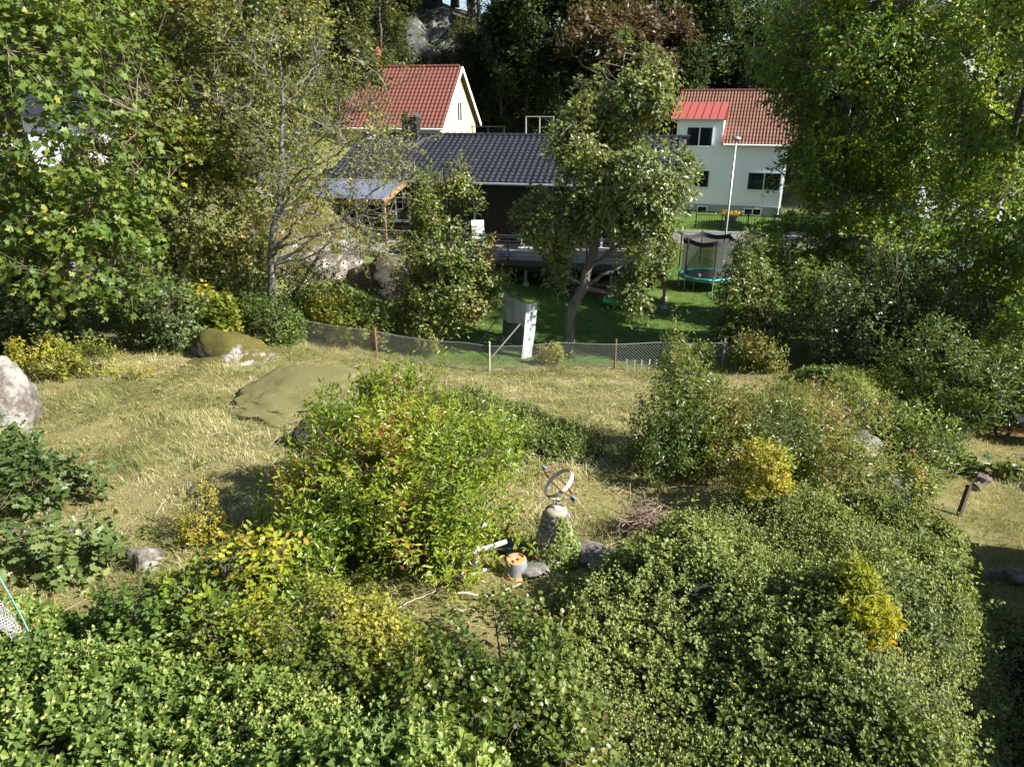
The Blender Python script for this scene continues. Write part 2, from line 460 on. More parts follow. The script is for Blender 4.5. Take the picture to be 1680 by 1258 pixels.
def tree(name, label, cat, trunk, r0, blobs, leaf, lmat, bark, nclus, nleaf, lsize, L=.5, limbs=14, seed=0, group=None,
         shell=.45, gap=.5, thr=-.35, vbias=0, vnoise=.25, twigmat=None, twigr=.012, zlow=None, origin=None, limbr=.45, bare=0,
         W=1.0, subtwig=True, parts=('trunk', 'crown'), stemend=.25, vscale=.35, **kw):
    """trunk: list of points from the ground up; blobs: list of (centre, radii) of the crown"""
    rng = np.random.default_rng(seed + 100)
    org = np.array(origin if origin is not None else trunk[0], float)
    root = thing(name, label, cat, tuple(org), 0, group)
    T = np.array(trunk, float) - org
    # resample trunk
    s = np.concatenate([[0], np.cumsum(np.linalg.norm(np.diff(T, axis=0), axis=1))])
    ss = np.linspace(0, s[-1], 16)
    TP = np.stack([np.interp(ss, s, T[:, k]) for k in range(3)], 1)
    TP[1:] += rng.normal(size=(15, 3)) * np.array([.04, .04, 0]) * r0 * 4
    TR = r0 * np.interp(np.linspace(0, 1, 16), [0, .06, .5, 1], [1.35, 1.0, .75, stemend])
    bl = [(np.array(b[0], float) - org, b[1]) + tuple(b[2:]) for b in blobs]
    C, O = sample_blobs(bl, nclus, rng, shell, gap, thr)
    # limbs by farthest points
    sub = C[rng.choice(len(C), min(len(C), 500), replace=False)]
    pick = [int(np.argmax(np.linalg.norm(sub - TP[8], axis=1)))]
    dmin = np.linalg.norm(sub - sub[pick[0]], axis=1)
    for _ in range(limbs - 1):
        k = int(np.argmax(dmin)); pick.append(k); dmin = np.minimum(dmin, np.linalg.norm(sub - sub[k], axis=1))
    tg = sub[pick] if limbs else np.zeros((0, 3))
    mb = MB()
    mb.tubes(TP[None], TR[None], 9)
    nodes = [TP[5:]]
    if limbs:
        hd = np.array([np.min(np.linalg.norm(TP[:, :2] - q[:2], axis=1)) for q in tg])
        zs = np.clip(tg[:, 2] - hd * rng.uniform(.4, .9, len(tg)), (zlow - org[2]) if zlow is not None else TP[4, 2], TP[-1, 2])
        p0 = np.stack([np.interp(zs, TP[:, 2], TP[:, k]) for k in range(3)], 1)
        rr = np.interp(zs, TP[:, 2], TR)
        dist = np.linalg.norm(tg - p0, axis=1)
        p1 = p0 * .5 + tg * .5 + np.array([0, 0, .18]) * dist[:, None] + rng.normal(size=p0.shape) * .1 * dist[:, None]
        LP = bez(p0, p1, tg, 10)
        LP[:, 1:-1] += rng.normal(size=(len(tg), 8, 3)) * (.018 * dist)[:, None, None]
        lr = np.maximum(np.minimum(rr * limbr, .05 * dist + .012), .014)
        LR = lr[:, None] * np.linspace(1, .22, 10)[None] 
        mb.tubes(LP, LR, 6)
        nodes.append(LP[:, 2:].reshape(-1, 3))
        # secondary limbs
        NB = LP[:, 3:8].reshape(-1, 3)
        m2 = limbs * 3
        t2 = sub[rng.choice(len(sub), m2)]
        dd = np.linalg.norm(t2[:, None] - NB[None], axis=2)
        b0 = NB[np.argmin(dd, 1)]
        P2 = bez(b0, b0 * .5 + t2 * .5 + rng.normal(size=b0.shape) * .12 * dd.min(1)[:, None] + np.array([0, 0, .1]) * dd.min(1)[:, None], t2, 7)
        P2[:, 1:-1] += rng.normal(size=(m2, 5, 3)) * (.025 * dd.min(1))[:, None, None]
        mb.tubes(P2, np.linspace(1, .3, 7)[None] * np.minimum(.012 + .012 * dd.min(1), .05)[:, None], 5)
        nodes.append(P2[:, 2:].reshape(-1, 3))
    ND = np.concatenate(nodes)
    P, D, N, S, ends = sprays(C, O, rng, nleaf, L, lsize, **kw)
    tw = MB()
    if subtwig:
        near = np.concatenate([ND[np.argmin(((c[:, None] - ND[None]) ** 2).sum(2), 1)] for c in np.array_split(ends[:, 0], max(1, len(C) // 400))])
        d2 = np.linalg.norm(ends[:, 0] - near, axis=1)
        mid = near * .5 + ends[:, 0] * .5 + rng.normal(size=near.shape) * .12 * d2[:, None] + np.array([0, 0, .08]) * d2[:, None]
        Q = bez(near, mid, ends[:, 0], 4)
        Q = np.concatenate([Q, ends[:, 1:2]], 1)
        Q = Q[:, (0, 2, 4)][::(1 if bare else 2)]
        tw.tubes(Q, np.array([1.3, .8, .25])[None] * twigr * np.ones((len(Q), 1)), 3)
        tw.build('twigs', twigmat or M['twig'], root)
    mb.build('trunk', bark, root, smooth=True)
    if bare:
        keep = rng.uniform(size=len(C)) > bare
        keep = np.repeat(keep, nleaf)
        P, D, N, S = P[keep], D[keep], N[keep], S[keep]
    V = .45 + vbias + vnoise * fnoise(P, vscale, seed + 1) + rng.normal(size=len(P)) * .2
    leaf_object('crown', leaf, P, D, N, S, V, lmat, root, W)
    return root

def bush(name, label, loc, blobs, leaf, lmat, nclus, nleaf, lsize, L=.35, seed=0, group=None, stems=14, shell=.5, gap=.7, thr=-.5, vbias=0,
         vnoise=.25, vscale=.5, stemr=.012, twigmat=None, cat='bush', W=1.0, clip=True, **kw):
    """blobs relative to loc"""
    rng = np.random.default_rng(seed + 500)
    z = loc[2] if len(loc) > 2 else h1(loc[0], loc[1])
    org = np.array((loc[0], loc[1], z - .03))
    root = thing(name, label, cat, tuple(org), 0, group)
    C, O = sample_blobs([(np.array(b[0], float), b[1]) + tuple(b[2:]) for b in blobs], nclus, rng, shell, gap, thr, .22)
    if clip:
        gz = H(C[:, 0] + org[0], C[:, 1] + org[1]) - org[2]
        k = C[:, 2] > gz + .05
        C, O = C[k], O[k]
    O = unit(O + np.array([0, 0, .5]))
    kw.setdefault('up', .7); kw.setdefault('flat', .7); kw.setdefault('droop', .08)
    P, D, N, S, ends = sprays(C, O, rng, nleaf, L, lsize, **kw)
    # stems fan out from the foot
    sb = MB()
    k = rng.choice(len(C), min(stems * 4, len(C)), replace=False)
    foot = np.stack([rng.normal(size=len(k)) * .12, rng.normal(size=len(k)) * .12, np.zeros(len(k))], 1)
    foot[:, :2] += C[k][:, :2] * .25
    foot[:, 2] = H(foot[:, 0] + org[0], foot[:, 1] + org[1]) - org[2] - .05
    mid = foot * .55 + C[k] * .45 + np.array([0, 0, .25]) * np.linalg.norm(C[k] - foot, axis=1)[:, None]
    Q = bez(foot, mid, C[k], 6)
    sb.tubes(Q, np.linspace(1, .35, 6)[None] * stemr * rng.uniform(.7, 1.4, (len(k), 1)), 4)
    nd = Q[:, 2:].reshape(-1, 3)
    near = np.concatenate([nd[np.argmin(((c[:, None] - nd[None]) ** 2).sum(2), 1)] for c in np.array_split(ends[:, 0], max(1, len(C) // 300))])
    Q = np.stack([near, ends[:, 0], ends[:, 1]], 1)[::2]
    sb.tubes(Q, np.array([1, .7, .3])[None] * np.full((len(Q), 1), stemr * .4), 3)
    sb.build('stems', twigmat or M['twig'], root)
    V = .45 + vbias + vnoise * fnoise(P + org, vscale, seed + 2) + rng.normal(size=len(P)) * .2
    leaf_object('foliage', leaf, P, D, N, S, V, lmat, root, W)
    return root

def poly_sd(P, poly):
    """signed distance (inside positive) of points (n,2) to a polygon"""
    poly = np.array(poly, float); A = poly; B = np.roll(poly, -1, 0)
    d = np.full(len(P), 1e9); ins = np.zeros(len(P), bool)
    for a, b in zip(A, B):
        e = b - a; w = P - a
        t = np.clip((w @ e) / (e @ e), 0, 1)
        d = np.minimum(d, np.linalg.norm(w - t[:, None] * e, axis=1))
        c = ((a[1] <= P[:, 1]) & (b[1] > P[:, 1])) | ((b[1] <= P[:, 1]) & (a[1] > P[:, 1]))
        with np.errstate(divide='ignore', invalid='ignore'):
            xi = a[0] + (P[:, 1] - a[1]) / (b[1] - a[1]) * (b[0] - a[0])
        ins ^= c & (P[:, 0] < xi)
    return np.where(ins, d, -d)

M['gap_shade'] = plain('gap_shade_soil', (.028, .03, .014), .95, .5, 14, bump=.8)  # soil tone darkened to stand for shade in the ivy gaps
def umbel_template():
    bm = bmesh.new(); bmesh.ops.create_icosphere(bm, subdivisions=1, radius=1)
    bm.verts.ensure_lookup_table()
    v = np.array([q.co[:] for q in bm.verts]); f = np.array([[q.index for q in p.verts] for p in bm.faces]); bm.free()
    return v, f
ICO1 = umbel_template()
OCT = (np.array([(1, 0, 0), (-1, 0, 0), (0, 1, 0), (0, -1, 0), (0, 0, 1), (0, 0, -1)], float), np.array([(0, 2, 4), (2, 1, 4), (1, 3, 4), (3, 0, 4), (2, 0, 5), (1, 2, 5), (3, 1, 5), (0, 3, 5)]))
def ico(sub):
    bm = bmesh.new(); bmesh.ops.create_icosphere(bm, subdivisions=sub, radius=1)
    v = np.array([q.co[:] for q in bm.verts]); bm.verts.index_update(); f = np.array([[q.index for q in p.verts] for p in bm.faces]); bm.free()
    return v, f

def ivy_patch(name, label, poly, height, nshoot, lsize, lmat, seed=0, umbels=1.2, nleaf=10, bumps=.3, bscale=.22, soft=.7, W=1.0, open_=.5, gapthr=-2.2, ur=.016, leaf='ivy'):
    rng = np.random.default_rng(seed + 900)
    poly = np.array(poly, float)
    lo, hi = poly.min(0), poly.max(0)
    def top(x, y):
        P = np.stack([x, y], -1).reshape(-1, 2)
        sd = poly_sd(P, poly).reshape(np.shape(x))
        P3 = np.stack([x, y, 0 * x], -1)
        hh = height * sm(-.02, soft, sd) * (1 + .35 * fnoise(P3, bscale * .5, seed + 3)) + bumps * fnoise(P3, bscale, seed) * sm(0, soft, sd) + .35 * bumps * fnoise(P3, bscale * 3, seed + 1) * sm(0, soft, sd)
        return H(x, y) + np.maximum(hh, .02 + .45 * height * sm(.05, soft, sd)), sd
    ctr = poly.mean(0)
    org = np.array((ctr[0], ctr[1], h1(*ctr)))
    root = thing(name, label, 'ivy', tuple(org)); root['kind'] = 'stuff'
    # dark soil-coloured sheet under the leaves, shade of the gaps in its colour
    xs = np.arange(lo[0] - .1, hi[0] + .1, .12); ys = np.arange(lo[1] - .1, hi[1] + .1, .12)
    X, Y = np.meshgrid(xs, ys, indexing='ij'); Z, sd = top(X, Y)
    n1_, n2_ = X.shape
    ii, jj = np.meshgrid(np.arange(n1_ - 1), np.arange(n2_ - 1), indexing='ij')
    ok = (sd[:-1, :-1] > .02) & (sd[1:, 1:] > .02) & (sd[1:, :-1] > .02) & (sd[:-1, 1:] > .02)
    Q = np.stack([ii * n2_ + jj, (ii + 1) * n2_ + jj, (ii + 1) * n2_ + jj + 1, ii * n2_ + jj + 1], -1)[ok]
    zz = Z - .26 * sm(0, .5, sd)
    MB().add(np.stack([X, Y, zz], -1).reshape(-1, 3) - org, Q).build('gap_shade_sheet', M['gap_shade'], root, smooth=True)
    # shoots
    n = nshoot * 4
    p = np.stack([rng.uniform(lo[0], hi[0], n), rng.uniform(lo[1], hi[1], n)], 1)
    e = .06
    z, sd = top(p[:, 0], p[:, 1]); zx, _ = top(p[:, 0] + e, p[:, 1]); zy, _ = top(p[:, 0], p[:, 1] + e)
    gxx, gyy = (zx - z) / e, (zy - z) / e
    wgt = np.sqrt(1 + gxx ** 2 + gyy ** 2)
    P3 = np.stack([p[:, 0], p[:, 1], z], 1)
    keep = (sd > 0) & (rng.uniform(size=n) < np.clip(wgt / 2.2, .3, 1)) & (fnoise(P3, .9, seed + 5) > gapthr + rng.uniform(-.3, .3, n))
    idx = np.nonzero(keep)[0][:nshoot]
    B = P3[idx]; Nn = unit(np.stack([-gxx, -gyy, np.ones(n)], 1))[idx]
    m = len(B)
    A = unit(Nn * .8 + np.array([.1, 0, .55]) + rng.normal(size=(m, 3)) * .38)       # shoot axes
    B = B + A * (rng.uniform(-.14, .1, m) + np.where(rng.uniform(size=m) < .05, rng.uniform(.05, .28, m), 0))[:, None]
    X1 = unit(np.cross(A, np.array([.3, .9, .2]))); Y1 = np.cross(A, X1)
    ph = np.arange(nleaf)[None] * 2.4 + rng.uniform(0, 6.28, (m, 1))
    tl = (np.arange(nleaf)[None] + .5) / nleaf + 0 * ph
    el = open_ + (.9 - open_) * tl + rng.normal(size=ph.shape) * .18
    rad = np.cos(ph)[..., None] * X1[:, None] + np.sin(ph)[..., None] * Y1[:, None]
    D = unit(rad * np.cos(el)[..., None] + A[:, None] * np.sin(el)[..., None] * .9 + np.array([0, 0, -.12]))
    N = unit(A[:, None] * np.cos(el)[..., None] - rad * np.sin(el)[..., None] * .7 + rng.normal(size=D.shape) * .25)
    PP = B[:, None] + A[:, None] * ((tl - .8) * .16)[..., None] + D * .015
    S = lsize * rng.uniform(.6, 1.3, ph.shape) * (1.1 - .35 * tl) * (1 + .22 * fnoise(B, .6, seed + 7))[:, None]
    V = .45 + .22 * fnoise(PP.reshape(-1, 3), .5, seed + 6) + rng.normal(size=m * nleaf) * .2
    lf = leaf_object('leaves', leaf, PP.reshape(-1, 3) - org, D.reshape(-1, 3), N.reshape(-1, 3), S.ravel(), V, lmat, root, W)
    if umbels:
        k = rng.poisson(umbels, m)
        bi = np.repeat(np.arange(m), k)
        dirs = unit(A[bi] + rng.normal(size=(len(bi), 3)) * .5)
        c = B[bi] + dirs * rng.uniform(.03, .075, len(bi))[:, None] * (lsize / .07)
        v, f = OCT
        r = ur * rng.uniform(.7, 1.25, len(bi))
        vv = c[:, None] - org + v[None] * r[:, None, None] * (1 + rng.normal(size=(len(bi), len(v), 1)) * .22)
        ff = (np.arange(len(bi))[:, None, None] * len(v) + f[None]).reshape(-1, 3)
        MB().add(vv, ff).build('flower_heads', M['umbel'], root, attr={'v': ('FACE', np.repeat(np.clip(rng.normal(.5, .25, len(bi)), 0, 1), len(f)))})
    return root
# ------------------------------------------------------------------ buildings
HR = R(-13)
def wall_mat(name, col, grime=.1, scale=1.2, rough=.85, bump=.15):
    t = NT(name); co = t.coord()
    a = t.noise(scale, 5, .6, co); b = t.noise(40, 4, .6, co)
    c = np.array(col)
    t.base(t.ramp(a, [(.3, tuple(c * (1 - grime))), (.7, tuple(c))])); t.set(Roughness=rough)
    t.b.inputs['Specular IOR Level'].default_value = .25
    t.bump(b, bump, .01)
    return t.m
def tile_mat(name, c1, c2, c3, rough=.75, spec=.3):
    t = NT(name); co = t.coord()
    v = t.n('TexVoronoi'); v.inputs['Scale'].default_value = 3.0; t.l(co, v.inputs['Vector'])
    f = t.noise(1.1, 5, .7, co); f2 = t.noise(22, 4, .7, co)
    c = t.mix(t.ramp(v.outputs['Color'], [(0, (0, 0, 0)), (1, (1, 1, 1))]), c1, c2)
    c = t.mix(t.ramp(f, [(.5, (0, 0, 0)), (.75, (.7, .7, .7))]), c, c3)
    c = t.mix(t.ramp(f2, [(.55, (0, 0, 0)), (.8, (.5, .5, .5))]), c, c3)
    t.base(c); t.set(Roughness=rough); t.b.inputs['Specular IOR Level'].default_value = spec
    return t.m
M['wall_white'] = wall_mat('white_render', (.88, .87, .89), .06)
M['wall_yellow'] = wall_mat('yellow_boards', (.72, .62, .38), .06)
M['wall_brown'] = wall_mat('brown_boards', (.035, .024, .018), .25, 3)
M['plinth'] = wall_mat('grey_plinth', (.32, .33, .34), .12)
M['tile_black'] = tile_mat('black_tiles', (.018, .019, .023), (.03, .032, .037), (.012, .013, .015), .38, .5)
M['tile_red'] = tile_mat('red_tiles', (.15, .055, .04), (.125, .044, .032), (.11, .046, .035))
M['tile_orange'] = tile_mat('weathered_orange_tiles', (.17, .08, .052), (.13, .055, .036), (.17, .12, .09))
M['red_sheet'] = plain('red_sheet_metal', (.3, .075, .065), .5, .12, 2)
M['red_brick'] = plain('red_painted_brick', (.25, .06, .04), .8, .2, 8)
M['white_paint'] = plain('white_paint', (.8, .8, .79), .5, .05, 4)
M['grey_metal'] = plain('grey_metal', (.4, .41, .42), .4, .1, 5, .6)
M['black_metal'] = plain('black_metal', (.02, .02, .022), .5, .2, 5)
M['dark_metal'] = plain('dark_grey_metal', (.07, .072, .075), .5, .15, 5, .3)
M['room'] = plain('unlit_room_dark', (.02, .02, .022), .9, .3, 3)  # near-black colour stands for the unlit interior
M['curtain'] = plain('curtain_cloth', (.45, .47, .47), .9, .15, 10)
M['wood_new'] = plain('orange_timber', (.3, .17, .085), .75, .2, 6)
M['wood_grey'] = plain('grey_timber', (.24, .22, .2), .85, .25, 9, bump=.3)
M['wood_dark'] = plain('dark_timber', (.055, .042, .032), .85, .25, 9)
M['concrete'] = plain('concrete', (.33, .33, .32), .9, .15, 6, bump=.2)
def glass_material():
    t = NT('window_glass')
    t.base((.02, .025, .03)); t.set(Roughness=.04)
    tr = t.n('BsdfTransparent'); tr.inputs[0].default_value = (.8, .85, .85, 1)
    m = t.n('MixShader'); m.inputs[0].default_value = .55
    t.l(t.b.outputs[0], m.inputs[1]); t.l(tr.outputs[0], m.inputs[2]); t.l(m.outputs[0], t.out.inputs[0])
    return t.m
M['glass'] = glass_material()

def tile_roof(origin, u, w, length, slope, cw, rh, amp, step=.03, s0=0.):
    """pantiles as real relief: columns along u, courses up w"""
    u = np.array(u, float); w = np.array(w, float); n = unit(np.cross(u, w))
    mb = MB()
    nc = max(1, round(length / cw)); nr = max(1, round(slope / rh)); rh = slope / nr
    xs = np.linspace(0, length, nc * 6 + 1)
    ph = (xs / length * nc) % 1.0
    prof = amp * np.where(ph < .62, np.sin(ph / .62 * np.pi), -.35 * np.sin((ph - .62) / .38 * np.pi))
    for r in range(nr):
        rows = []
        for s, lift in ((r * rh, step - .045), (r * rh, step), ((r + 1) * rh + .01, .0)):
            rows.append(np.array(origin) + xs[:, None] * u + s * w + (prof * (1 if s else 1) + lift)[:, None] * n)
        V = np.concatenate(rows); k = len(xs); a = np.arange(k - 1)
        mb.add(V, np.concatenate([np.stack([a + b * k, a + 1 + b * k, a + 1 + (b + 1) * k, a + (b + 1) * k], 1) for b in (0, 1)]))
    return mb

def window(parent, x, z, w, h, y=0, panes=1, frame='white_paint', curtains=True, fw=.07):
    """a window set on the wall face at local y, looking towards -y"""
    o = MB()
    o.box((x, y - .045, z + h / 2 - fw / 2), (w, .1, fw)); o.box((x, y - .045, z - h / 2 + fw / 2), (w, .1, fw))
    for s in (-1, 1): o.box((x + s * (w / 2 - fw / 2), y - .045, z), (fw, .098, h - 2 * fw))
    for k in range(1, panes): o.box((x - w / 2 + k * w / panes, y - .045, z), (fw * 1.1, .094, h - 2 * fw))
    fr = o.build('window', M[frame], parent)
    MB().box((x, y - .008, z), (w - fw, .012, h - fw)).build('unlit_room_panel', M['room'], fr)  # thin dark panel in place of an unlit interior
    if curtains:
        for s in (-1, 1):
            cu = MB()
            for k in range(5):
                cu.box((x + s * (w / 2 - fw - .03 - .035 * k), y - .022 - .006 * (k % 2), z), (.04, .008, h - 2 * fw))
            cu.build('curtain', M['curtain'], fr)
    for k in range(panes):
        pw = (w - fw) / panes
        MB().box((x - w / 2 + fw / 2 + pw * (k + .5), y - .055, z), (pw - fw * .6, .006, h - fw * 1.4)).build('pane', M['glass'], fr)
    MB().box((x, y - .07, z - h / 2 - .03), (w + .1, .16, .035)).build('sill', M[frame], fr)
    return fr

def gable_roof_prism(x0, x1, y0, y1, ze, zr, th=.12):
    """solid deck under the tiles: two slabs"""
    ym = (y0 + y1) / 2
    mb = MB()
    for (a, b) in ((y0, ym), (y1, ym)):
        v = [(x, yy, zz + dz) for x in (x0, x1) for (yy, zz) in ((a, ze), (b, zr)) for dz in (-th, 0)]
        mb.add(v, [[0, 1, 3, 2], [4, 6, 7, 5], [0, 4, 5, 1], [2, 3, 7, 6], [0, 2, 6, 4], [1, 5, 7, 3]])
    return mb

def gable_wall(x, y0, y1, z0, ze, zr, th=.14):
    ym = (y0 + y1) / 2
    pr = [(y0, z0), (y1, z0), (y1, ze), (ym, zr), (y0, ze)]
    v = [(x + s * th / 2, a, b) for s in (-1, 1) for a, b in pr]
    mb = MB().add(v, [[0, 4, 3, 2, 1]]); mb.f.append(np.array([[5, 6, 7, 8, 9]]))
    mb.f.append(np.array([[i, (i + 1) % 5, 5 + (i + 1) % 5, 5 + i] for i in range(5)]))
    return mb

# ---- brown timber house with black roof
dh = thing('timber_house', 'long single-storey dark brown timber house with a black tiled roof', 'house', (0, 35, 0), HR)
X0, X1, D_, ZE, ZR = -9.1, 7.5, 8.6, 4.75, 6.6
for yv in (.07, D_ - .07): MB().box(((X0 + X1) / 2, yv, 2.45), (X1 - X0, .14, 4.5)).build('wall', M['wall_brown'], dh)
for x in (X0 + .07, X1 - .07):
    gable_wall(x, .15, D_ - .15, .2, 4.7, ZR - .14).build('gable_wall', M['wall_brown'], dh)
b = MB()
for x in np.arange(X0 + .1, X1, .21): b.box((x, -.012, 2.45), (.05, .025, 4.48))
o = b.build('cover_battens', M['wall_brown'], dh); o['kind'] = 'stuff'
ey0, ey1 = -.55, D_ + .55
gable_roof_prism(X0 - .35, X1 + .35, ey0, ey1, ZE - .02, ZR - .02).build('roof', M['wood_dark'], dh)
wv = unit(np.array((0, D_ / 2 - ey0, ZR - ZE))); sl = math.hypot(D_ / 2 - ey0, ZR - ZE)
o = tile_roof((X0 - .4, ey0 - .05, ZE + .03), (1, 0, 0), wv, X1 - X0 + .8, sl + .03, .3, .36, .05).build('roof_tiles', M['tile_black'], dh, smooth=False); o['kind'] = 'stuff'
wv2 = unit(np.array((0, -(D_ / 2 - ey0), ZR - ZE)))
o = tile_roof((X1 + .4, ey1 + .05, ZE + .03), (-1, 0, 0), wv2, X1 - X0 + .8, sl + .03, .3, .36, .05).build('roof_tiles', M['tile_black'], dh); o['kind'] = 'stuff'
for k in range(46):
    x = X0 - .4 + .385 * (k + .5)
    MB().tube([(x - .2, D_ / 2, ZR + .055), (x + .2, D_ / 2, ZR + .075)], [.1, .115], 8).build('ridge_tile', M['tile_black'], dh)
MB().tube([(X0 - .4, ey0 - .1, ZE - .05), (X1 + .4, ey0 - .1, ZE - .05)], .065, 8).build('gutter', M['grey_metal'], dh)
b = MB(); b.tube([(2.05, ey0 - .08, ZE - .1), (2.05, -.1, ZE - .5), (2.05, -.1, 1.8)], .045, 8); b.build('downpipe', M['black_metal'], dh)
MB().box((X0 + 1, -.58, ZE - .14), (.02, .03, .02)).build('bracket', M['grey_metal'], dh)
window(dh, -2.6, 3.3, 1.5, 1.2, -.025, 2, 'white_paint')
window(dh, -6.0, 3.3, 1.5, 1.2, -.025, 2, 'white_paint')
window(dh, 6.4, 3.3, 1.3, 1.2, -.025, 2, 'white_paint')
dr = MB().box((3.75, -.05, 2.85), (.12, .1, 2.15)).box((5.15, -.05, 2.85), (.12, .1, 2.15)).box((4.45, -.05, 3.97), (1.52, .1, .12)).box((4.45, -.05, 2.85), (.1, .09, 2.1)).build('patio_door', M['white_paint'], dh)
MB().box((4.45, -.035, 2.85), (1.3, .012, 2.1)).build('unlit_room_panel', M['room'], dr)
for sx in (-.34, .34): MB().box((4.45 + sx, -.06, 2.85), (.58, .006, 2.05)).build('pane', M['glass'], dr)
# chimney with arched cowl
c = MB().box((-6.6, 4.2, 7.0), (.85, .6, 1.1)).build('chimney', M['black_metal'], dh)
b = MB()
a = np.linspace(0, np.pi, 9)
for s in (-.32, .32):
    pass
v = [(-6.6 + .42 * math.cos(t), 4.2 + s, 7.56 + .26 * math.sin(t)) for s in (-.34, .34) for t in a]
b.add(v, [[k, k + 1, 9 + k + 1, 9 + k] for k in range(8)]); b.build('cowl', M['dark_metal'], c)

# ---- glazed patio roof in front of it
pr = thing('patio_roof', 'orange timber patio shelter with bluish see-through sheet roof beside the mossy rock', 'shelter', (0, 35, 0), HR)
def poly_material():
    t = NT('blue_polycarbonate'); t.base((.2, .235, .32)); t.set(Roughness=.3)
    tr = t.n('BsdfTransparent'); tr.inputs[0].default_value = (.6, .65, .75, 1)
    m = t.n('MixShader'); m.inputs[0].default_value = .3
    t.l(t.b.outputs[0], m.inputs[1]); t.l(tr.outputs[0], m.inputs[2]); t.l(m.outputs[0], t.out.inputs[0]); return t.m
M['poly'] = poly_material()
def py(s): return (-.75 - 2.6 * s, 4.62 - .5 * s)
for k in range(5):
    xa = -9.5 + k * .86
    y0, z0 = py(0); y1, z1 = py(1)
    b = MB(); b.add([(xa, y0, z0 + .06), (xa + .84, y0, z0 + .06), (xa + .84, y1, z1 + .06), (xa, y1, z1 + .06), (xa, y0, z0 + .07), (xa + .84, y0, z0 + .07), (xa + .84, y1, z1 + .07), (xa, y1, z1 + .07)],
        [[0, 1, 2, 3], [7, 6, 5, 4], [0, 4, 5, 1], [1, 5, 6, 2], [2, 6, 7, 3], [3, 7, 4, 0]])
    b.build('roof_sheet', M['poly'], pr)
for k in range(6):
    xa = -9.52 + k * .86
    y0, z0 = py(-.02); y1, z1 = py(1.06)
    MB().bar((xa, y0, z0 - .02), (xa, y1, z1 - .02), .07 if k < 5 else .1, .14 if k < 5 else .2).build('rafter', M['wood_new'], pr)
y1, z1 = py(.97)
MB().box((-7.4, y1, z1 - .16), (4.5, .08, .14)).build('beam', M['wood_new'], pr)
for x in (-9.4, -7.4, -5.3): MB().box((x, y1, z1 / 2 + .6), (.11, .11, z1 - 1.5 - .35)).build('post', M['wood_new'], pr)
for x in np.arange(-9.4, -8.2, .16): MB().box((x, y1 - .06, 3.1), (.12, .03, 1.3)).build('side_board', M['wood_new'], pr)

# ---- yellow house
yh = thing('yellow_house', 'pale yellow wooden house with steep red tiled roof and white bargeboards', 'house', (-4.5, 47, .12), HR)
L_, D_, ZE, ZR = 8.0, 8.0, 6.95, 10.25
for yv in (.07, D_ - .07): MB().box((-L_ / 2, yv, 4.6), (L_, .14, 4.6)).build('wall', M['wall_yellow'], yh)
for x in (-.075, -L_ + .075): gable_wall(x, .145, D_ - .145, 2.3, ZE - .05, ZR - .12).build('gable_wall', M['wall_yellow'], yh)
b = MB()
for x in np.arange(-L_, 0, .2): b.box((x + .1, -.012, 4.6), (.05, .024, 4.6))
for yv in np.arange(.15, D_, .2):
    zt = ZE + (ZR - ZE) * (1 - abs(yv - 4) / 4) - .25
    b.box((.008, yv, (2.3 + zt) / 2), (.024, .05, zt - 2.3))
o = b.build('cover_battens', M['wall_yellow'], yh); o['kind'] = 'stuff'
ov = .42; ze2 = ZE - ov * (ZR - ZE) / 4
gable_roof_prism(-L_ - .3, .3, -ov, D_ + ov, ze2 + .02, ZR + .02, .1).build('roof', M['wood_dark'], yh)
wv = unit(np.array((0, 4 + ov, ZR - ze2))); sl = math.hypot(4 + ov, ZR - ze2)
o = tile_roof((-L_ - .32, -ov - .04, ze2 + .06), (1, 0, 0), wv, L_ + .64, sl + .04, .27, .36, .04).build('roof_tiles', M['tile_red'], yh); o['kind'] = 'stuff'
wv2 = unit(np.array((0, -4 - ov, ZR - ze2)))
o = tile_roof((.32, D_ + ov + .04, ze2 + .06), (-1, 0, 0), wv2, L_ + .64, sl + .04, .27, .36, .04).build('roof_tiles', M['tile_red'], yh); o['kind'] = 'stuff'
for k in range(21):
    x = -L_ - .3 + .4 * (k + .5)
    MB().tube([(x - .21, D_ / 2, ZR + .1), (x + .21, D_ / 2, ZR + .12)], [.1, .115], 8).build('ridge_tile', M['tile_red'], yh)
for s in (-1, 1):
    ya = -ov if s < 0 else D_ + ov
    MB().bar((.34, ya, ze2 - .02), (.34, 4 - s * -.0, ZR - .0), .04, .22).build('bargeboard', M['white_paint'], yh)
MB().tube([(-L_ - .3, -ov - .08, ze2 - .02), (.3, -ov - .08, ze2 - .02)], .06, 8).build('gutter', M['white_paint'], yh)
# gable windows look towards +x: build in a turned holder
def gable_window(par, y, z, w, h, panes):
    f = MB(); x = .03
    for s in (-1, 1):
        f.box((x, y + s * (w / 2 - .05), z), (.08, .1, h)); f.box((x, y, z + s * (h / 2 - .05)), (.078, w - .2, .1))
    if panes > 1: f.box((x, y, z), (.076, .08, h - .2))
    fr = f.build('window', M['white_paint'], par)
    MB().box((x - .03, y, z), (.012, w - .1, h - .1)).build('unlit_room_panel', M['room'], fr)
    MB().box((x + .012, y, z), (.006, w - .12, h - .12)).build('pane', M['glass'], fr)
gable_window(yh, 4.0, 7.55, 1.15, 1.35, 2)
gable_window(yh, 1.7, 7.2, .42, .75, 1)
gable_window(yh, 6.3, 7.2, .42, .75, 1)
c = MB().box((-5.65, 3.1, 9.95), (1.0, .7, 2.6)).build('chimney', M['red_brick'], yh)
b = MB(); a = np.linspace(0, np.pi, 9)
v = [(-5.65 + .5 * math.cos(t), 3.1 + s, 11.3 + .34 * math.sin(t)) for s in (-.36, .36) for t in a]
b.add(v, [[k, k + 1, 10 + k, 9 + k] for k in range(8)]); b.build('cowl', M['red_sheet'], c)
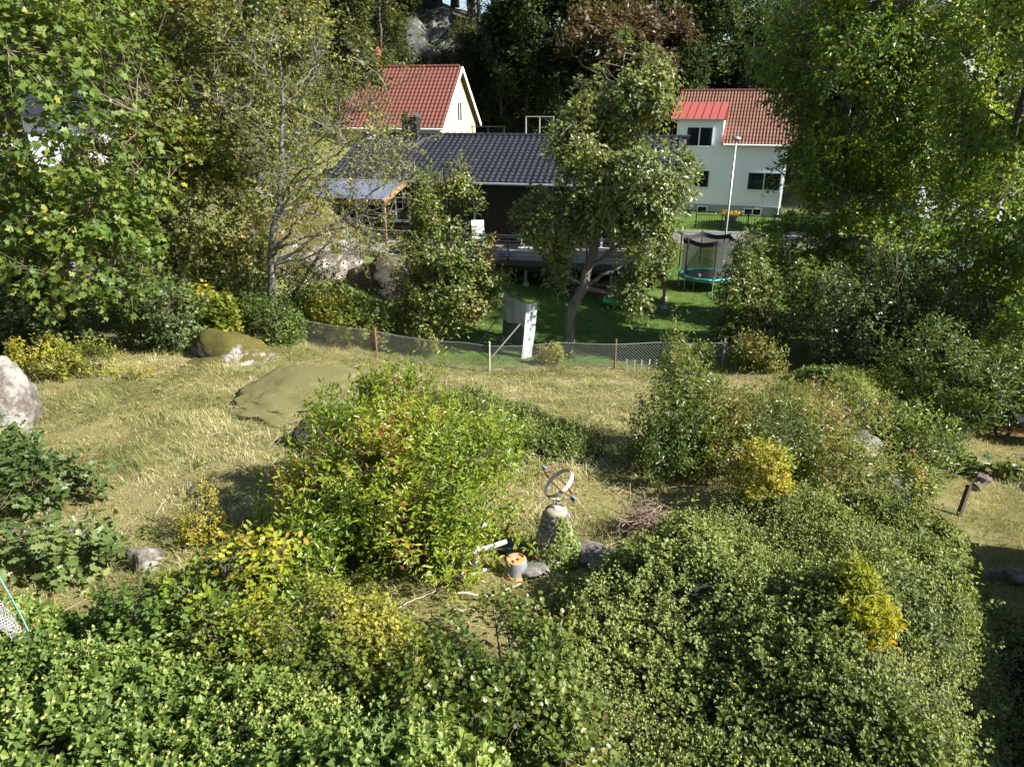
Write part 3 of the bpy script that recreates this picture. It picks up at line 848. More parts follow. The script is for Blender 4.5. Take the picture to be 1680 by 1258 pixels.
MB().box((-5.65, 3.1, 11.26), (1.1, .8, .08)).build('chimney_cap', M['red_sheet'], c)

# ---- white house
wh = thing('white_house', 'two-storey white rendered house with orange tiled roof and red metal dormer', 'house', (12.75, 57.6, -.35), R(-20))
L_, D_, ZE, ZR = 8.3, 8.2, 5.95, 9.35
for yv in (.1, D_ - .1): MB().box((L_ / 2, yv, 3.55), (L_, .2, 4.85)).build('wall', M['wall_white'], wh)
for x in (.1, L_ - .1): gable_wall(x, .205, D_ - .205, 1.12, ZE - .02, ZR - .25, .196).build('gable_wall', M['wall_white'], wh)
b = MB(); b.box((L_ / 2, .03, .45), (L_ - .1, .2, 1.35)); b.box((L_ - .08, D_ / 2, .45), (.2, D_ - .5, 1.35)); b.box((.08, D_ / 2, .45), (.2, D_ - .5, 1.35)); b.build('plinth', M['plinth'], wh)
ov = .4; ze2 = ZE - ov * (ZR - ZE) / (D_ / 2)
rfp = MB()
kk = (ZR - ze2) / (D_ / 2 + ov)
for (xa, xb, ya, yb) in ((3.5, L_ + .35, -ov, D_ / 2), (-.35, 3.5, 2.4, D_ / 2), (-.35, L_ + .35, D_ + ov, D_ / 2)):
    za_, zb_ = ze2 + .02 + kk * (ya + ov if ya < D_ / 2 else 0), ZR + .02
    rfp.add([(x, yy, zz + dz) for x in (xa, xb) for (yy, zz) in ((ya, za_), (yb, zb_)) for dz in (-.1, 0)], [[0, 1, 3, 2], [4, 6, 7, 5], [0, 4, 5, 1], [2, 3, 7, 6], [0, 2, 6, 4], [1, 5, 7, 3]])
rfp.build('roof', M['wood_dark'], wh)
wv = unit(np.array((0, D_ / 2 + ov, ZR - ze2))); sl = math.hypot(D_ / 2 + ov, ZR - ze2)
o = tile_roof((3.5, -ov - .04, ze2 + .06), (1, 0, 0), wv, L_ + .38 - 3.5, sl + .04, .24, .38, .045).build('roof_tiles', M['tile_orange'], wh); o['kind'] = 'stuff'
cut = 3.05
p0 = np.array((-.38, -ov - .04, ze2 + .06)) + wv * cut / wv[1]
o = tile_roof(p0, (1, 0, 0), wv, 3.87, sl + .04 - cut / wv[1], .24, .38, .045).build('roof_tiles', M['tile_orange'], wh); o['kind'] = 'stuff'
MB().bar(np.array((3.47, -ov, ze2 + .12)), np.array((3.47, 2.7, ze2 + .12 + 3.1 * wv[2] / wv[1])), .08, .1).build('roof_flashing', M['red_sheet'], wh)
wv2 = unit(np.array((0, -D_ / 2 - ov, ZR - ze2)))
o = tile_roof((L_ + .38, D_ + ov + .04, ze2 + .06), (-1, 0, 0), wv2, L_ + .76, sl + .04, .24, .38, .045).build('roof_tiles', M['tile_orange'], wh); o['kind'] = 'stuff'
for k in range(22):
    x = -.38 + .41 * (k + .5)
    MB().tube([(x - .21, D_ / 2, ZR + .1), (x + .21, D_ / 2, ZR + .12)], [.1, .115], 8).build('ridge_tile', M['tile_orange'], wh)
for x in (L_ + .4, -.4):
    MB().bar((x, -ov, ze2 + .03), (x, D_ / 2, ZR + .03), .05, .26).build('bargeboard', M['red_sheet'], wh)
MB().tube([(3.6, -ov - .08, ze2 + .0), (L_ + .35, -ov - .08, ze2 + .0)], .07, 8).build('gutter', M['white_paint'], wh)
b = MB().tube([(L_ - .15, -ov - .06, ze2), (L_ - .15, -.1, ze2 - .5), (L_ - .15, -.1, 0)], .05, 8).build('downpipe', M['white_paint'], wh)
# dormer flush with the facade
dm = MB().box((1.735, 1.41, 6.66), (3.46, 2.8, 1.4)).build('dormer', M['wall_white'], wh)
za, zb = 7.42, 8.6
for k in range(7):
    xa = -.45 + k * .575
    v = [(x, yy, zz + dz) for x in (xa, xa + .56) for (yy, zz) in ((-.35, za), (3.0, zb)) for dz in (-.05, 0)]
    MB().add(v, [[0, 1, 3, 2], [4, 6, 7, 5], [0, 4, 5, 1], [2, 3, 7, 6], [0, 2, 6, 4], [1, 5, 7, 3]]).build('roof_panel', M['red_sheet'], dm)
b = MB()
for k in range(8): b.bar((-.458 + k * .575, -.35, za + .02), (-.458 + k * .575, 3.0, zb + .02), .02, .05)
b.build('standing_seams', plain('dark_red_seam', (.2, .03, .025), .5, .1), dm)
MB().box((1.58, -.37, za - .05), (4.1, .06, .12)).build('fascia', M['grey_metal'], dm)
window(wh, 1.75, 6.15, 2.0, 1.45, -.003, 2)
window(wh, 2.15, 3.05, 1.35, 1.35, -.003, 1)
window(wh, 6.85, 3.0, 2.45, 1.35, -.003, 2)
window(wh, 2.5, .75, .8, .52, -.075, 1, curtains=False)
window(wh, 6.3, .72, 1.3, .55, -.075, 2, curtains=False)
sr = thing('stair_parapet', 'pale sloping stair parapet at the left foot of the white house', 'wall', (12.75, 57.6, -.35), R(-20))
b = MB(); b.add([(.3, -1.6, 0), (1.9, -1.6, 0), (1.9, -1.6, .25), (.3, -1.6, 1.1), (.3, -1.4, 0), (1.9, -1.4, 0), (1.9, -1.4, .25), (.3, -1.4, 1.1)],
    [[0, 1, 2, 3], [7, 6, 5, 4], [0, 4, 5, 1], [1, 5, 6, 2], [2, 6, 7, 3], [3, 7, 4, 0]]); b.build('parapet', M['wall_white'], sr)
b = MB(); b.bar((.25, -1.5, 1.14), (1.95, -1.5, .29), .3, .06); b.build('coping', M['concrete'], sr)
for k in range(5): MB().box((.5 + .3 * k, -1.0, .1 + .08 * (4 - k)), (.3, .75, .2 + .16 * (4 - k))).build('step', M['concrete'], sr)
pv = thing('paved_terrace', 'pinkish paved strip along the front of the white house', 'terrace', (12.75, 57.6, -.35), R(-20))
M['paving'] = plain('paving', (.4, .32, .27), .85, .15, 3)
for k in range(16): MB().box((.9 + .62 * k, -2.1, .03), (.6, 1.5, .14)).build('slab', M['paving'], pv)

# ---- neighbour buildings seen only in glimpses
nb = thing('white_boarded_house', 'white boarded house wall half hidden behind the maple', 'house', (-27, 36, 3.2), R(6))
M['wall_bluewhite'] = wall_mat('white_boards', (.75, .77, .8), .06)
for k in range(34): MB().box((.15 + .22 * k, 0, 2.2), (.212, .1 - .02 * (k % 2), 4.6)).build('board', M['wall_bluewhite'], nb)
MB().box((3.75, 3.6, 2.2), (7.4, 7, 4.55)).build('wall', M['wall_bluewhite'], nb)
gable_roof_prism(-.4, 7.9, -.5, 7.6, 4.6, 7.2).build('roof', M['tile_black'], nb)
window(nb, 2.0, 2.6, 1.2, 1.3, -.06, 2); window(nb, 5.5, 2.6, 1.2, 1.3, -.06, 2)
sb = thing('grey_roofed_outbuilding', 'white outbuilding with a grey roof glimpsed through the right hand trees', 'outbuilding', (22, 38, -.2), R(-13))
MB().box((2.5, 2, 1.4), (5, 4, 2.8)).build('wall', M['wall_white'], sb)
gable_roof_prism(-.3, 5.3, -.4, 4.4, 2.8, 4.2).build('roof', M['plinth'], sb)
window(sb, 1.4, 1.6, .9, .9, -.003, 1); MB().box((3.6, -.02, 1.05), (.9, .06, 2.0)).build('door', M['wood_dark'], sb)

# the house on the right whose shade falls over the ivy
ang = math.atan2(4.1, 3.0)
fh = thing('shading_house', 'house outside the right edge whose shadow falls over the ivy', 'house', (9.9, 5.9, -.3), ang)
MB().box((-1.5, -4.0, 2.6), (16.0, 8.0, 5.8)).build('wall', M['wall_white'], fh)
gable_roof_prism(-9.9, 6.9, -8.4, .4, 5.5, 7.4).build('roof', M['tile_red'], fh)
for x in (-6.5, -3.0, .5, 4.0):
    for z in (1.4, 4.0):
        f_ = MB().box((x, .03, z + .7), (1.3, .1, .08)).box((x, .03, z - .7), (1.3, .1, .08)).box((x - .61, .03, z), (.08, .098, 1.32)).box((x + .61, .03, z), (.08, .098, 1.32)).box((x, .03, z), (.06, .094, 1.32)).build('window', M['white_paint'], fh)
        MB().box((x, .012, z), (1.2, .012, 1.36)).build('pane', M['glass'], f_)

# ------------------------------------------------------------------ deck with railing
dk = thing('timber_deck', 'raised timber deck with dark slatted railing in front of the brown house', 'deck', (0, 35, 0), HR)
ZD, YF = 1.8, -3.75
XL, XR = -6.4, 7.75
b = MB()
for k in range(25): b.box(((XL + XR) / 2, YF + .075 + k * .148, ZD - .015), (XR - XL, .138, .03))
o = b.build('floor_boards', M['wood_grey'], dk); o['kind'] = 'stuff'
MB().box(((XL + XR) / 2, YF - .02, ZD - .16), (XR - XL, .04, .24)).build('fascia_board', M['dark_metal'], dk)
MB().box(((XL + XR) / 2, YF + .25, ZD - .42), (XR - XL - .1, .1, .22)).build('beam', M['wood_dark'], dk)
MB().box(((XL + XR) / 2, YF + 2.2, ZD - .42), (XR - XL - .1, .1, .22)).build('beam', M['wood_dark'], dk)
for x in np.arange(XL + .2, XR, .6): MB().box((x, YF + 1.9, ZD - .2), (.06, 3.6, .16)).build('joist', M['wood_dark'], dk)
ca, sa = math.cos(HR), math.sin(HR)
def dkw(x, y): return (x * ca - y * sa, 35 + x * sa + y * ca)
for x in (XL + .2, -4.2, -2.3, -.4, 1.45, 3.25, 5.3, XR - .12):
    for yb in (YF + .25, YF + 2.2):
        gzz = h1(*dkw(x, yb))
        MB().box((x, yb, (gzz + .15 + ZD - .53) / 2), (.12, .12, ZD - .53 - gzz - .15)).build('post', M['wood_new'] if x > 7 else M['wood_grey'], dk)
        MB().lathe([(.17, gzz - .1), (.13, gzz + .15), (0, gzz + .15)], (x, yb, 0), 10).build('footing', M['concrete'], dk)
for x in np.linspace(XL + .03, XR - .03, 9): MB().box((x, YF + .02, ZD + .5), (.07, .05, 1.08)).build('railing_post', M['black_metal'], dk)
for yv in (YF + 1.85, YF + 3.6): MB().box((XR - .03, yv, ZD + .5), (.05, .07, 1.08)).build('railing_post', M['black_metal'], dk)
for k in range(6):
    z = ZD + .15 + k * .165
    MB().box(((XL + XR) / 2, YF - .02, z), (XR - XL, .028, .05)).build('railing_slat', M['wood_grey'], dk)
    MB().box((XR + .012, YF + 1.85, z), (.028, 3.6, .05)).build('railing_slat', M['wood_grey'], dk)
MB().box(((XL + XR) / 2, YF, ZD + 1.06), (XR - XL + .06, .12, .035)).build('handrail', M['grey_metal'], dk)

def dpos(x, y, z): 
    p = dkw(x, y); return (p[0], p[1], z)
# white table on the deck
t = thing('garden_table', 'small square white table standing on the deck against the brown wall', 'table', dpos(1.1, -1.0, ZD + .004), HR)
MB().box((0, 0, .72), (.75, .6, .05)).build('table_top', M['white_paint'], t)
for sx in (-1, 1):
    for sy in (-1, 1): MB().box((sx * .34, sy * .26, .345), (.05, .05, .69)).build('leg', M['white_paint'], t)
def deck_chair(label, loc, rz):
    t = thing('sun_chair', label, 'chair', loc, rz)
    MB().box((0, 0, .42), (.6, .6, .08)).build('seat', M['white_paint'], t)
    Mx = Matrix.Rotation(R(-22), 4, 'X')
    MB().box((0, .36, .82), (.6, .08, .85), M=Mx).build('backrest', M['white_paint'], t)
    for sx in (-1, 1):
        MB().box((sx * .31, 0, .62), (.06, .62, .04)).build('armrest', M['white_paint'], t)
        for sy in (-1, 1): MB().box((sx * .27, sy * .27, .19), (.05, .05, .38)).build('leg', M['white_paint'], t)
deck_chair('white high-backed chair on the deck, half behind the apple tree', dpos(-1.3, -1.5, ZD + .004), HR + R(20))
deck_chair('white chair on the deck behind the pear tree crown', dpos(3.1, -1.2, ZD + .004), HR - R(30))
t = thing('folded_cushion', 'blue cushion lying on the deck floor behind the railing', 'cushion', dpos(.45, -3.2, ZD + .004), HR)
v, f = ico(3); v = np.sign(v) * np.abs(v) ** .6
M['blue'] = plain('blue_cloth', (.03, .16, .42), .8, .15)
MB().add(v * np.array((.35, .2, .09)) + np.array((0, 0, .09)), f).build('cushion', M['blue'], t, smooth=True)
# ------------------------------------------------------------------ rocks
def rock_mat(name, stone, dark, moss, mossamt, lichen=(.55, .53, .48), lich=.62):
    t = NT(name); co = t.coord()
    n1 = t.noise(2.2, 7, .7, co); n2 = t.noise(11, 6, .75, co); n3 = t.noise(1.3, 6, .7, co, .4)
    c = t.mix(t.ramp(n2, [(.35, (0, 0, 0)), (.65, (1, 1, 1))]), dark, stone)
    c = t.mix(t.ramp(n1, [(lich - .06, (0, 0, 0)), (lich + .02, (1, 1, 1))]), c, lichen)
    ge = t.n('NewGeometry'); sp = t.n('SeparateXYZ'); t.l(ge.outputs['Normal'], sp.inputs[0])
    ad = t.n('Math', operation='MULTIPLY_ADD'); t.l(sp.outputs[2], ad.inputs[0]); ad.inputs[1].default_value = .35; t.l(n3, ad.inputs[2])
    mm = t.ramp(ad.outputs[0], [(1 - mossamt - .08, (0, 0, 0)), (1 - mossamt + .04, (1, 1, 1))])
    mc = t.mix(t.ramp(t.noise(26, 5, .7, co), [(.35, (0, 0, 0)), (.7, (1, 1, 1))]), tuple(np.array(moss) * .55), moss)
    c = t.mix(mm, c, mc)
    c = t.mix(t.ramp(t.noise(17, 7, .75, co), [(.6, (0, 0, 0)), (.66, (.75, .75, .75))]), c, tuple(np.array(lichen) * .75))
    t.base(c); t.set(Roughness=.95); t.b.inputs['Specular IOR Level'].default_value = .2
    t.bump(t.noise(24, 8, .8, co), 1.0, .06)
    return t.m
M['rock_moss'] = rock_mat('mossy_rock', (.3, .27, .24), (.12, .1, .085), (.135, .12, .028), .4, (.6, .55, .5), .58)
M['rock_flat'] = rock_mat('moss_covered_rock', (.3, .285, .24), (.12, .1, .075), (.23, .215, .085), .5, (.48, .49, .46), .55)
M['rock_grey'] = rock_mat('grey_rock', (.34, .32, .3), (.12, .11, .1), (.1, .09, .025), .12)
M['rock_pale'] = rock_mat('pale_rock', (.27, .245, .215), (.08, .058, .045), (.1, .08, .03), .1, (.36, .345, .31), .54)
M['rock_shade'] = rock_mat('shade_dark_rock', (.14, .125, .11), (.05, .045, .04), (.07, .065, .02), .25, (.22, .2, .18), .66)  # stone colour darkened to carry the shade it lies in
M['rock_cliff'] = rock_mat('cliff_rock', (.15, .147, .143), (.045, .044, .042), (.06, .07, .03), .25, (.22, .22, .21), .6)

def rock(name, label, loc, radii, mat, seed=0, sub=4, rz=0, rough=.18, cuts=6, group=None, cat='rock', sink=.25, parent=None, tilt=(0, 0), sq=1.0, taper=0):
    rng = np.random.default_rng(seed + 77)
    v, f = ico(sub)
    v = np.sign(v) * np.abs(v) ** sq; v = v / np.maximum(np.max(np.abs(v), axis=1, keepdims=True) ** 0, 1e-6)
    for _ in range(cuts):
        d = unit(rng.normal(size=3)); h = rng.uniform(.55, .85)
        s = v @ d - h
        v = v - np.maximum(s, 0)[:, None] * d * .85
    v = v * (1 + rough * fnoise(v + seed, .35, seed)[:, None] * .6 + rough * .4 * fnoise(v + seed, 1.0, seed + 1)[:, None] + rough * .15 * fnoise(v, 2.6, seed + 2)[:, None])
    rg = np.abs(fnoise(v * np.array((1, 1, .6)) + seed, .55, seed + 3)); v = v * (1 - .09 * np.exp(-(rg / .07) ** 2)[:, None] * min(1, rough * 5))
    if taper: v[:, :2] *= (1 - taper * (v[:, 2:3] + .3))
    v = v * np.array(radii)
    if tilt[0] or tilt[1]:
        v = v @ np.array(Matrix.Rotation(tilt[0], 3, 'X') @ Matrix.Rotation(tilt[1], 3, 'Y')).T
    z = loc[2] if len(loc) > 2 else h1(loc[0], loc[1])
    o = MB().add(v + np.array((0, 0, radii[2] * (1 - 2 * sink))), f).build(name, mat, parent, smooth=True)
    o.location = (loc[0], loc[1], z); o.rotation_euler = (0, 0, rz)
    if parent is None: tag(o, label, cat, group)
    return o

rock('mossy_boulder', 'rounded mossy boulder with white lichen streaks at the edge of the meadow', (-7.95, 18.95), (1.2, .85, .6), M['rock_moss'], 1, 4, R(-12), sink=.22)
rock('low_moss_stone', 'low moss hump just below the rounded boulder', (-8.3, 17.7), (.6, .4, .16), M['rock_moss'], 2, 4, 0)
rock('flat_outcrop', 'wide flat moss-covered rock slab in the meadow beside the big bush', (-5.1, 15.1), (1.75, 1.5, .36), M['rock_flat'], 3, 5, R(-20), .3, 8, sink=.3, sq=.72)
rock('shaded_boulder', 'boulder in shade, its colour darkened too, at the low end of the moss slab', (-3.75, 12.5), (.6, .5, .42), M['rock_shade'], 4, 4, 0, sink=.3)
rock('standing_stone', 'tall pale standing stone with dark patches at the left edge', (-10.0, 12.85), (.6, .5, 1.0), M['rock_pale'], 5, 5, R(10), .12, 9, sink=.2, sq=.7, taper=.32)
rock('pale_stone', 'angular pale stone lying in the dry grass by the oak branch', (-5.2, 8.25), (.27, .22, .24), M['rock_pale'], 6, 4, R(35), .1, 10, sink=.25, sq=.5)
rock('buried_stone', 'half buried grey stone under the oak branch', (-6.5, 8.9), (.28, .2, .09), M['rock_grey'], 7, 4, 0)
rock('small_stone', 'small brownish stone beside the yellow oak sapling', (-4.05, 8.2), (.14, .12, .12), M['rock_grey'], 8, 3, 0)
rock('ivy_edge_stone', 'dark stone showing in the gap of the lower left ivy', (-4.0, 5.75), (.3, .25, .35), M['rock_grey'], 9, 4, 0)
rock('rock_outcrop', 'large grey and mossy rock outcrop beneath the patio shelter', (-8.6, 29.0, 1.2), (3.6, 1.9, 2.9), M['rock_moss'], 10, 5, R(10), .2, 8, sink=.3)
rock('split_rock', 'dark fissured rock beside the outcrop behind the apple tree', (-4.6, 28.6, .6), (1.8, 1.3, 1.6), M['rock_shade'], 11, 4, 0, .3, 10, sink=.3)
rock('upper_rock', 'blue grey rock face darkened in colour for shade, right of the patio shelter', (-4.2, 30.3, 1.5), (1.3, .8, 1.2), M['rock_shade'], 12, 4, 0, .2, 10)
rock('left_slope_rock', 'moss-brown rock hump under the left hand trees', (-14.2, 24.6, 2.6), (3.0, 1.6, 1.1), M['rock_moss'], 13, 4, 0, .2, 6)
for k, (x, y, z, r, lab) in enumerate([
    (8.7, 16.9, .75, (.5, .45, .5), 'upper pale stone on the rocky edge above the right garden'),
    (8.0, 14.3, .55, (.42, .5, .5), 'reddish stone on the rocky edge beside the glossy shrub'),
    (7.9, 12.4, .7, (.35, .4, .45), 'stone on the rocky edge just above the ivy'),
    (8.0, 11.2, .15, (.3, .25, .3), 'low pale stone at the foot of the glossy shrub')]):
    rock('edge_stone', lab, (x, y, z), r, M['rock_grey'] if k % 2 else M['rock_pale'], 20 + k, 4, k * 1.3, .25, 9)
for k, (x, y, r, lab) in enumerate([
    (9.35, 11.35, .2, 'stone in the right garden by the shadow edge'),
    (9.75, 11.2, .28, 'dark stone half in the shadow at the lower right'),
    (9.15, 11.9, .13, 'small tan stone in the right garden grass'),
    (11.6, 15.1, .22, 'pale stone beside the large-leaved plants'),
    (11.25, 14.8, .16, 'small pale stone in front of the large-leaved plants')]):
    rock('garden_stone', lab, (x, y), (r, r * .8, r * .7), M['rock_grey'] if k == 1 else M['rock_pale'], 30 + k, 3, k, .25, 8)
# cliff on the wooded hill
rock('cliff_face', 'sunlit grey cliff face on the wooded hill above the yellow house', (-7.2, 69.5, 8.2), (3.9, 3.0, 5.0), M['rock_cliff'], 40, 5, 0, .6, 22, sink=.4, cat='cliff')
rock('cliff_face', 'sloping grey cliff right of and below the sunlit one', (-2.2, 66.5, 5.4), (3.2, 3.0, 5.4), M['rock_cliff'], 41, 5, .6, .55, 22, sink=.4, cat='cliff')

# ------------------------------------------------------------------ sundial on stone pillar
SX, SY = .62, 8.5
SZ = h1(SX, SY)
pl = thing('stone_pillar', 'tapered rubble stone pillar carrying the sundial, ivy climbing up it', 'pillar', (SX, SY, SZ))
M['mortar'] = plain('mortar', (.32, .28, .22), .95, .25, 10, bump=.5)
MB().lathe([(.40, -.1), (.29, .2), (.19, .5), (.145, .78), (0, .8)], n=20).build('core', M['mortar'], pl, smooth=True)
rng = np.random.default_rng(5)
st_mats = [plain('pillar_stone_a', (.27, .235, .19), .9, .3, 9, bump=.4), plain('pillar_stone_b', (.21, .19, .165), .9, .3, 9, bump=.4), plain('pillar_stone_c', (.32, .285, .24), .9, .3, 9, bump=.4)]
st_mesh = []
for k in range(3):
    v, f = ICO1
    v = v * (1 + .16 * fnoise(v + k * 3, .5, k)[:, None]); v = np.sign(v) * np.abs(v) ** .8
    me = MB().add(v, f).build('stone', st_mats[k], pl, smooth=False)
    st_mesh.append(me.data); bpy.data.objects.remove(me)
zc = .03
row = 0
while zc < .76:
    rr = float(np.interp(zc, [0, .2, .5, .78], [.37, .285, .19, .145]))
    hgt = rng.uniform(.075, .1)
    nst = max(5, int(2 * np.pi * rr / .125))
    for q in range(nst):
        a = 2 * np.pi * (q + .5 * (row % 2) + rng.uniform(-.12, .12)) / nst
        s = link('stone', st_mesh[rng.integers(3)], None, pl)
        s.location = (rr * math.cos(a) * .97, rr * math.sin(a) * .97, zc + hgt / 2)
        s.rotation_euler = (rng.uniform(-.2, .2), rng.uniform(-.2, .2), a)
        s.scale = (.055, np.pi * rr / nst * rng.uniform(.82, 1.0), hgt / 2 * rng.uniform(.9, 1.08))
    zc += hgt * .98; row += 1
MB().lathe([(.15, .77), (.165, .79), (.16, .83), (.12, .86), (0, .865)], n=18).build('cap_stone', st_mats[0], pl, smooth=True)
for k, (dx, dy, r, lab, m) in enumerate([(-.5, .05, (.28, .2, .1), 'flat pale stone in shadow left of the sundial pillar', 'rock_grey'), (-.3, -.36, (.24, .18, .12), 'grey stone in front of the sundial pillar by the pot', 'rock_grey'),
                             (.6, -.25, (.62, .26, .12), 'long pinkish slab sloping right from the sundial pillar', 'rock_pale')]):
    rock('pillar_foot_stone', lab, (SX + dx, SY + dy), r, M[m], 50 + k, 4, (-.9 if k == 2 else .2), .2, 7)

ar = thing('armillary_sundial', 'rusty ring sundial with pale band and blue grey arrow on the pillar', 'sundial', (SX, SY, SZ + .86))
M['rust'] = plain('rusty_iron', (.14, .055, .03), .85, .4, 20)
M['verdigris'] = plain('pale_verdigris', (.4, .43, .35), .7, .25, 16)
M['bluegrey'] = plain('blue_grey_metal', (.2, .25, .31), .5, .15, 10, .3)
CC = np.array((.03, 0, .40)); RR = .245
vw = unit(np.array((.06, -.84, .54))); rt = unit(np.cross(np.array((0, 0, 1.)), vw)) * 1.0; upv = np.cross(vw, rt)
AX = unit(-.62 * rt + .62 * upv + .42 * vw)
def ring(name, n, r, w, th, mat):
    n = unit(n); a = unit(np.cross(n, np.array((.31, .2, .93)))); b = np.cross(n, a)
    t = np.linspace(0, 2 * np.pi, 48, endpoint=False)
    d = np.cos(t)[:, None] * a + np.sin(t)[:, None] * b
    V = np.concatenate([CC + d * (r + i * th) + n * j * w for i, j in ((-.5, -.5), (.5, -.5), (.5, .5), (-.5, .5))])
    k = np.arange(48); k2 = (k + 1) % 48
    F = np.concatenate([np.stack([p * 48 + k, p * 48 + k2, q_ * 48 + k2, q_ * 48 + k], 1) for p, q_ in ((0, 1), (1, 2), (2, 3), (3, 0))])
    return MB().add(V, F).build(name, mat, ar)
ring('meridian_ring', vw + .12 * rt, RR, .016, .012, M['rust'])
ring('hour_band', AX, RR - .012, .06, .006, M['verdigris'])
ring('colure_ring', unit(np.cross(AX, vw)) + .36 * vw, RR - .004, .018, .012, M['rust'])
MB().tube([CC + AX * .245, CC + AX * .30], .006, 6).build('gnomon_rod', M['bluegrey'], ar)
MB().tube([CC - AX * .245, CC - AX * .33], .006, 6).build('gnomon_rod', M['bluegrey'], ar)
sd_ = unit(np.cross(AX, vw))
def fin(base, pts, name):
    b = MB()
    for nrm in (sd_, unit(np.cross(AX, sd_))):
        v = [base + AX * q[0] + nrm * q[1] + np.cross(AX, nrm) * e for e in (-.004, .004) for q in pts]
        n = len(pts)
        b.add(v, [list(range(n))]); b.f.append(b.f[-1][:, ::-1] + n)
    return b.build(name, M['bluegrey'], ar)
fin(CC + AX * .29, [(0, -.045), (.1, 0), (0, .045), (.02, 0)], 'arrow_head')
fin(CC - AX * .31, [(.05, 0), (0, -.04), (-.09, -.04), (-.05, 0), (-.09, .04), (0, .04)], 'arrow_fletching')
t = np.linspace(0, 1, 26)
sc = [(-.03 + .06 * math.sin(5.2 * q) * (1 - .35 * q) + .03 * q, 0, .0 + .17 * q - (.05 * max(0, q - .75) * 4) * 0) for q in t]
sp = [np.array((.02, 0, .105)) + .05 * (1 - .7 * q) * np.array((math.cos(2.6 + 6.6 * -q), 0, math.sin(2.6 + 6.6 * -q))) for q in t]
MB().tube([(.03, 0, 0), (-.02, 0, .03), (-.035, 0, .07)] + sp, .012, 7).build('scroll_stem', M['verdigris'], ar, smooth=True)
MB().tube([(-.035, 0, .07), (-.02, 0, .13), (.02, 0, .165)], .01, 7).build('stem', M['verdigris'], ar)
MB().lathe([(.06, -.0), (.06, .012), (.02, .03), (0, .03)], (.02, 0, 0), 14).build('foot_plate', M['verdigris'], ar)
a = np.linspace(-2.4, -.75, 12)
MB().tube([CC + (RR + .014) * (np.array((math.cos(q), 0, 0)) + np.array((0, 0, math.sin(q)))) for q in a], .009, 6).build('cradle', M['verdigris'], ar)

# ivy on the pillar
rng = np.random.default_rng(8)
n = 1500
a = rng.normal(-.9, .75, n); zz = .85 * rng.uniform(0, 1, n) ** 1.6
zz = np.where(np.abs(a + 1.15) > .45, zz * .55, zz)
rr = np.interp(zz, [0, .2, .5, .9], [.43, .33, .23, .18]) + rng.uniform(.0, .06, n)
P = np.stack([rr * np.cos(a), rr * np.sin(a), zz], 1)
O = np.stack([np.cos(a), np.sin(a), .4 + 0 * a], 1)
D = unit(np.stack([rng.normal(size=n) * .6, -.2 + 0 * a, -.7 + rng.normal(size=n) * .4], 1))
ci = thing('climbing_ivy', 'thin ivy strands climbing the front of the sundial pillar', 'ivy', (SX, SY, SZ))
leaf_object('leaves', 'ivy', P, D, unit(O + rng.normal(size=(n, 3)) * .3), rng.uniform(.025, .05, n), rng.normal(.65, .25, n), M['l_ivybig'], ci, 1.1)
b = MB()
for k in range(6):
    a0 = -1.15 + .18 * (k - 2.5)
    z_ = np.linspace(0, .85 - .1 * abs(k - 2), 8)
    r_ = np.interp(z_, [0, .2, .5, .9], [.42, .32, .225, .175])
    aa = a0 + .08 * np.sin(z_ * 9 + k)
    b.tube(np.stack([r_ * np.cos(aa), r_ * np.sin(aa), z_], 1), .005, 4, False)
b.build('stems', M['twig'], ci)

# ------------------------------------------------------------------ terracotta pot, upside down
px_, py_ = .06, 8.12
pt = thing('terracotta_pot', 'upturned terracotta pot with flaking grey paint in front of the pillar', 'flower pot', (px_, py_, h1(px_, py_) + .0))
def pot_material():
    t = NT('flaking_grey_paint'); co = t.coord()
    n = t.noise(7, 6, .7, co)
    t.base(t.mix(t.ramp(n, [(.55, (0, 0, 0)), (.59, (1, 1, 1))]), (.16, .185, .215), (.5, .2, .085))); t.set(Roughness=.7); return t.m
M['potpaint'] = pot_material()
M['terracotta'] = plain('terracotta', (.56, .24, .11), .85, .18, 14, bump=.15)
MB().lathe([(.168, .035), (.166, .06), (.145, .245), (.14, .262)], n=32).build('body', M['potpaint'], pt, smooth=True)
MB().lathe([(.168, -.02), (.178, -.02), (.178, .055), (.166, .06)], n=32).build('rim', M['terracotta'], pt, smooth=True)
MB().lathe([(.141, .258), (.137, .27), (.13, .272), (.06, .266), (.014, .265), (.012, .24), (0, .24)], n=32).build('bottom', M['terracotta'], pt, smooth=True)
rng = np.random.default_rng(4)
for k in range(9):
    a = rng.uniform(-1.2, .6); r = rng.uniform(.19, .3)
    o = MB().add(ICO1[0] * np.array((.025, .02, .008)), ICO1[1]).build('pot_shard', M['terracotta'])
    o.location = (px_ + r * math.cos(a), py_ + r * math.sin(a), h1(px_ + r * math.cos(a), py_ + r * math.sin(a)) + .06); o.rotation_euler = (rng.uniform(-.5, .5), rng.uniform(-.5, .5), a * 3)
    tag(o, 'small terracotta shard in the grass beside the upturned pot', 'shard', 'shards round the upturned pot')

